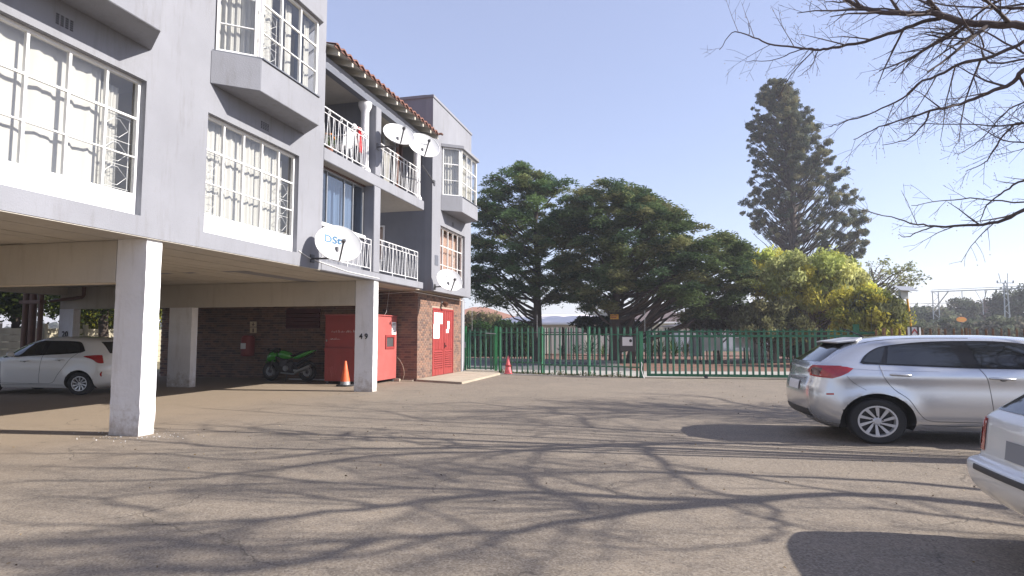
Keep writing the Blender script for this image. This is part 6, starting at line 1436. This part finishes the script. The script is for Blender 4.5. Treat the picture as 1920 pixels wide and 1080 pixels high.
limb([(1535,92),(1500,93),(1460,110),(1400,116)], 9.1, 9.4, .012, .004, lev=2)
limb([(1405,66),(1403,42)], 9.5, 9.5, .007, .003, lev=3)
limb([(1535,95),(1522,122),(1497,145)], 9.1, 9.2, .009, .003, lev=2)
limb([(1990,50),(1920,78),(1860,105),(1800,120),(1770,135),(1720,158),(1690,185),(1640,210),(1580,230),(1555,238)], 7.6, 9.2, .028, .005, join=F, dens=1.1)
limb([(1990,90),(1920,130),(1900,155),(1850,175),(1800,195),(1745,208),(1700,222),(1650,238),(1600,262)], 7.4, 8.8, .034, .005, join=F, dens=1.2)
limb([(1745,208),(1730,235),(1700,262),(1655,272)], 8.2, 8.4, .014, .004, lev=2)
limb([(1990,228),(1920,232),(1880,235),(1820,234),(1740,232),(1690,232)], 9.0, 10.0, .018, .004, join=F, lev=2, dens=1.6)
limb([(1990,270),(1920,232),(1885,250),(1850,300),(1810,320)], 8.2, 9.0, .02, .004, join=F, lev=2, dens=1.6)
limb([(1990,200),(1930,190),(1880,215),(1840,262),(1795,290)], 8.6, 9.4, .016, .004, join=F, lev=2, dens=1.8)
limb([(1990,320),(1920,338),(1885,358),(1850,385),(1838,418)], 8.0, 8.4, .018, .005, join=F, lev=2)
limb([(1985,372),(1900,378),(1820,372),(1760,378),(1710,385)], 8.0, 8.7, .013, .004, join=F, lev=2)
limb([(1990,360),(1920,395),(1870,415),(1820,423),(1760,425),(1720,420),(1670,408),(1617,395)], 7.6, 8.6, .026, .004, join=F, lev=2, dens=.9)
limb([(1755,425),(1730,432),(1700,445),(1685,440)], 8.1, 8.2, .01, .004, lev=3)
limb([(1990,-40),(1900,-10),(1840,20),(1790,70),(1760,110)], 7.8, 8.6, .026, .006, join=F, lev=1, dens=1.0)
limb([(1990,20),(1930,15),(1870,12),(1820,-20),(1780,-60)], 8.6, 9.2, .03, .012, join=F, lev=1, dens=1.0)
limb([(1990,120),(1920,100),(1850,62),(1790,52),(1700,70)], 9.0, 9.8, .02, .005, join=F, lev=2, dens=1.6)
limb([(1990,280),(1930,270),(1880,262),(1840,240),(1790,210)], 9.4, 10.2, .016, .004, join=F, lev=2, dens=1.6)
# limbs high over the yard, above the frame: they cast the long branch shadows on the asphalt
def overhead(T, join, gpx, z0, z1, r0, r1, lev=1, dens=1.15, lim=1640):
    """limb whose sun shadow falls along the ground line gpx"""
    n = len(gpx); pts = []
    for i, (x, y) in enumerate(gpx):
        g = atz(x, y); z = z0+(z1-z0)*i/(n-1); k = z/sv.z; pts.append(Vector((g.x+sv.x*k, g.y+sv.y*k, z)))
    f = []
    for i in range(n-1):
        for k in range(5):
            u = k/5; p0 = pts[max(i-1,0)]; p1 = pts[i]; p2 = pts[i+1]; p3 = pts[min(i+2,n-1)]; f.append(.5*((2*p1)+(p2-p0)*u+(2*p0-5*p1+4*p2-p3)*u*u+(3*p1-p0-3*p2+p3)*u**3))
    f.append(pts[-1]); f = [p+Vector((T.r.uniform(-1,1),T.r.uniform(-1,1),T.r.uniform(-1,1)))*.03 for p in f]
    pre = []
    if join is not None:
        for k in range(7): u = k/7; pre.append(join.lerp(f[0],u)+Vector((0,0,math.sin(u*math.pi)*.3)))
    r0 *= .85; P = pre+f; rs = [r0*(1.45-.45*i/max(1,len(pre))) if i < len(pre) else r0+(r1-r0)*(i-len(pre))/(len(f)-1) for i in range(len(P))]
    T.segs.append((P, rs)); L = sum((f[i+1]-f[i]).length for i in range(len(f)-1)); rf_ = [r0+(r1-r0)*i/(len(f)-1) for i in range(len(f))]
    T.sprout(f, [x*.62 for x in rf_], min(L, 4.5), lev, lim, 0, dens=dens)
overhead(A, F, [(1720,834),(1500,834),(1280,831),(960,837),(650,842),(450,840),(300,828),(150,820)], 4.2, 8.0, .10, .02)
overhead(A, None, [(1280,831),(960,845),(700,855),(500,882),(300,900),(60,900)], 5.0, 8.2, .07, .02)
overhead(A, F, [(1700,800),(1500,818),(1280,812),(1110,802),(960,795),(800,790),(600,780),(375,765)], 4.6, 8.4, .075, .015)
overhead(A, None, [(1110,802),(1080,780),(1000,768),(880,762)], 6, 7.8, .035, .01, lev=2)
overhead(A, None, [(650,842),(480,862),(300,852),(100,850),(0,850)], 6.4, 8.4, .04, .015, lev=2)
overhead(A, F, [(1600,770),(1505,775),(1410,762),(1310,742),(1200,745)], 5.5, 7.6, .06, .015)
overhead(A, None, [(1210,840),(1240,865),(1280,900),(1350,925),(1420,932)], 5.2, 6.2, .045, .02, lev=2)
A.build(tA)
def bare_tree(x, y, h, seed, label, dirs, lim=1650, r0=.28, lean=(0,0)):
    t = thing('bare_tree', label, 'tree', (x,y,0)); b = Bare(seed); f = trunkpath(x, y, h, r0, b.r, t, lean)
    for (d, L, r_) in dirs: b.grow(f, Vector(d), L, r_, 0, lim)
    b.build(t)
tB = thing('bare_tree', 'second leafless tree out of the frame beside the parking bays', 'tree', (12.2,6.6,0)); Bt = Bare(5); FB_ = trunkpath(12.2, 6.6, 2.4, .28, Bt.r, tB, (-.2,0))
overhead(Bt, FB_, [(1860,948),(1610,927),(1410,940),(1210,957),(960,995),(700,1010),(450,1030)], 4.0, 7.4, .11, .02)
overhead(Bt, None, [(1410,940),(1160,932),(960,924),(700,950),(500,972),(250,985),(0,980)], 4.8, 8.0, .09, .02)
overhead(Bt, None, [(960,924),(800,915),(600,905),(400,912),(200,935)], 5.8, 8.0, .05, .015, dens=1.5)
overhead(Bt, None, [(1425,938),(1465,975),(1440,1010),(1410,1015),(1260,1032),(1060,1020)], 4.6, 6.4, .032, .012, lev=2, dens=.9)
overhead(Bt, FB_, [(1700,905),(1400,890),(1150,885),(900,890),(850,880),(700,900)], 5.0, 8.0, .06, .015, dens=1.2)
overhead(Bt, None, [(700,1010),(500,1065),(300,1070),(0,1060)], 6.4, 8.4, .06, .02, dens=1.8)
overhead(Bt, None, [(450,1030),(250,1010),(0,1020)], 7.0, 8.6, .05, .02, dens=1.8)
for q_, z0_, z1_ in (([(960,995),(860,1040),(700,1075)],6.2,7.6),([(860,905),(780,880),(690,865),(560,868)],6.2,7.8),([(700,950),(560,925),(430,920),(330,925)],6.6,8),([(500,972),(400,1005),(250,1035),(90,1045)],7,8.4),([(300,960),(180,935),(60,930)],7.4,8.6),([(1100,960),(1000,900),(930,880),(850,870)],5.4,7),([(350,1060),(200,1075),(40,1075)],7.4,8.8),([(600,905),(450,890),(250,878),(60,875)],6.8,8.4),([(850,1000),(650,1045),(420,1050)],6.2,7.8)):
    overhead(Bt, None, q_, z0_, z1_, .04, .014, dens=1.6)
for q_, z0_, z1_ in (([(900,815),(760,812),(600,815),(480,808)],6.6,8),([(1000,768),(880,755),(780,758),(660,752)],6.8,8),([(1250,790),(1150,782),(1050,790),(950,782)],5.6,7),([(800,790),(700,768),(560,760)],7,8.2)):
    overhead(Bt, None, q_, z0_, z1_, .03, .01, lev=2, dens=1.6)
Bt.grow(FB_, Vector((.5,.3,1)), 4, .09, 1, 1640); Bt.grow(FB_, Vector((-.1,-.4,1)), 4.4, .1, 1, 1640); Bt.build(tB)
bare_tree(13.2, 13.2, 2.6, 6, 'third leafless tree beyond the silver car outside the frame', (((-1,-.1,.62),8.0,.12),((-1,.2,.8),6.6,.1),((-.3,-.2,1.2),5,.1)), lean=(-.3,0))

# dry leaves and grit lying about the yard, paint flakes at the foot of the near column
r = np.random.default_rng(17); N = 2600
P = np.stack([r.uniform(-9,9,N), r.uniform(3.2,22,N), r.uniform(.004,.012,N)],1); P = P[(np.sin(P[:,0]*1.1)+np.sin(P[:,1]*.9+1)+r.normal(size=N)*.8) > .3]
tn = np.array([(.30,.22,.12),(.16,.11,.07),(.38,.32,.22),(.10,.075,.055)])[r.integers(4,size=len(P))]*r.uniform(.7,1.2,(len(P),1))
o = link('leaf_litter', leafmesh('leaf_litter', P, .014, tn, LEAF, elong=1.7, flat=.9, seed=18)); tag(o, 'small dry leaves and grit scattered over the asphalt', 'litter', kind='stuff')
N = 170; a = r.uniform(0,6.283,N); d = .12+np.abs(r.normal(size=N))*.28; P = np.stack([-7.85+np.cos(a)*(d+.28), 7.75+np.sin(a)*(d*.7+.12), np.full(N,.007)],1)
tn = np.full((N,3),.8)*r.uniform(.8,1,(N,1)); o = link('paint_flakes', leafmesh('paint_flakes', P, .013, tn, LEAF, elong=1.3, flat=.95, seed=19)); tag(o, 'white paint flakes fallen around the foot of the nearest column', 'paint flakes', kind='stuff')
# weeds along the foot of the green fence
N = 1500; u = r.random(N); A_, C_ = np.array([-6.7,24.1,0]), np.array([-1.1,22.35,0]); P = A_+(C_-A_)*u[:,None]+r.normal(size=(N,3))*np.array([.06,.05,0]); P[:,2] = r.random(N)**2*.14*(np.sin(u*31)+1.2)/2+.01
tn = np.array([(.10,.12,.04),(.2,.17,.08)])[r.integers(2,size=N)]*r.uniform(.7,1.3,(N,1)); o = link('weeds', leafmesh('weeds', P, .02, tn, LEAF, elong=4, drop=-1.5, seed=20)); tag(o, 'thin weeds along the foot of the green palisade fence', 'weeds', kind='stuff')

# thin even winter haze over the whole place
hm = bpy.data.materials.new('haze'); hm.use_nodes = True; nt = hm.node_tree; nt.nodes.remove(nt.nodes['Principled BSDF'])
pv = nt.nodes.new('ShaderNodeVolumePrincipled'); pv.inputs['Color'].default_value = (.86,.88,.96,1); pv.inputs['Density'].default_value = .0012; pv.inputs['Anisotropy'].default_value = .2
nt.links.new(pv.outputs[0], nt.nodes['Material Output'].inputs['Volume'])
tag(MB().box(-950,950,-950,1650,-1.05,29).build('haze', hm), kind='stuff')

# alike things share a group
GROUPS = {'satellite_dish':'satellite dishes on the facade','traffic_cone':'traffic cones','curtain':'curtains behind the windows and bays','notice':'paper notices on the red doors','poster':None,
 'palisade_fence':'palisade fence runs','gate_post':'green gate posts','electric_fence_rod':'electric fence rods','fire_sign':'fire signs on the brick wall','house':'houses beyond the garden wall','overhead_wire':'overhead railway wires',
 'bare_tree':'large leafless trees beside the parking bays','far_bush':'far bushes along the railway','yucca':'spiky plants in the red bed','hedge_bush':'dark hedge bushes','garden_tree':'trees beyond the precast wall','notice_board':'boards on the far dark fence','corrugated_sheet':'corrugated sheets behind the far fence','broadleaf_tree':'broad leaved trees beyond the gate','bush':'bushes beyond the green fence','cable':'loose cables'}
for o in list(S.objects):
    if o.parent is None and 'label' in o:
        g = GROUPS.get(o.name.split('.')[0])
        if g: o['group'] = g
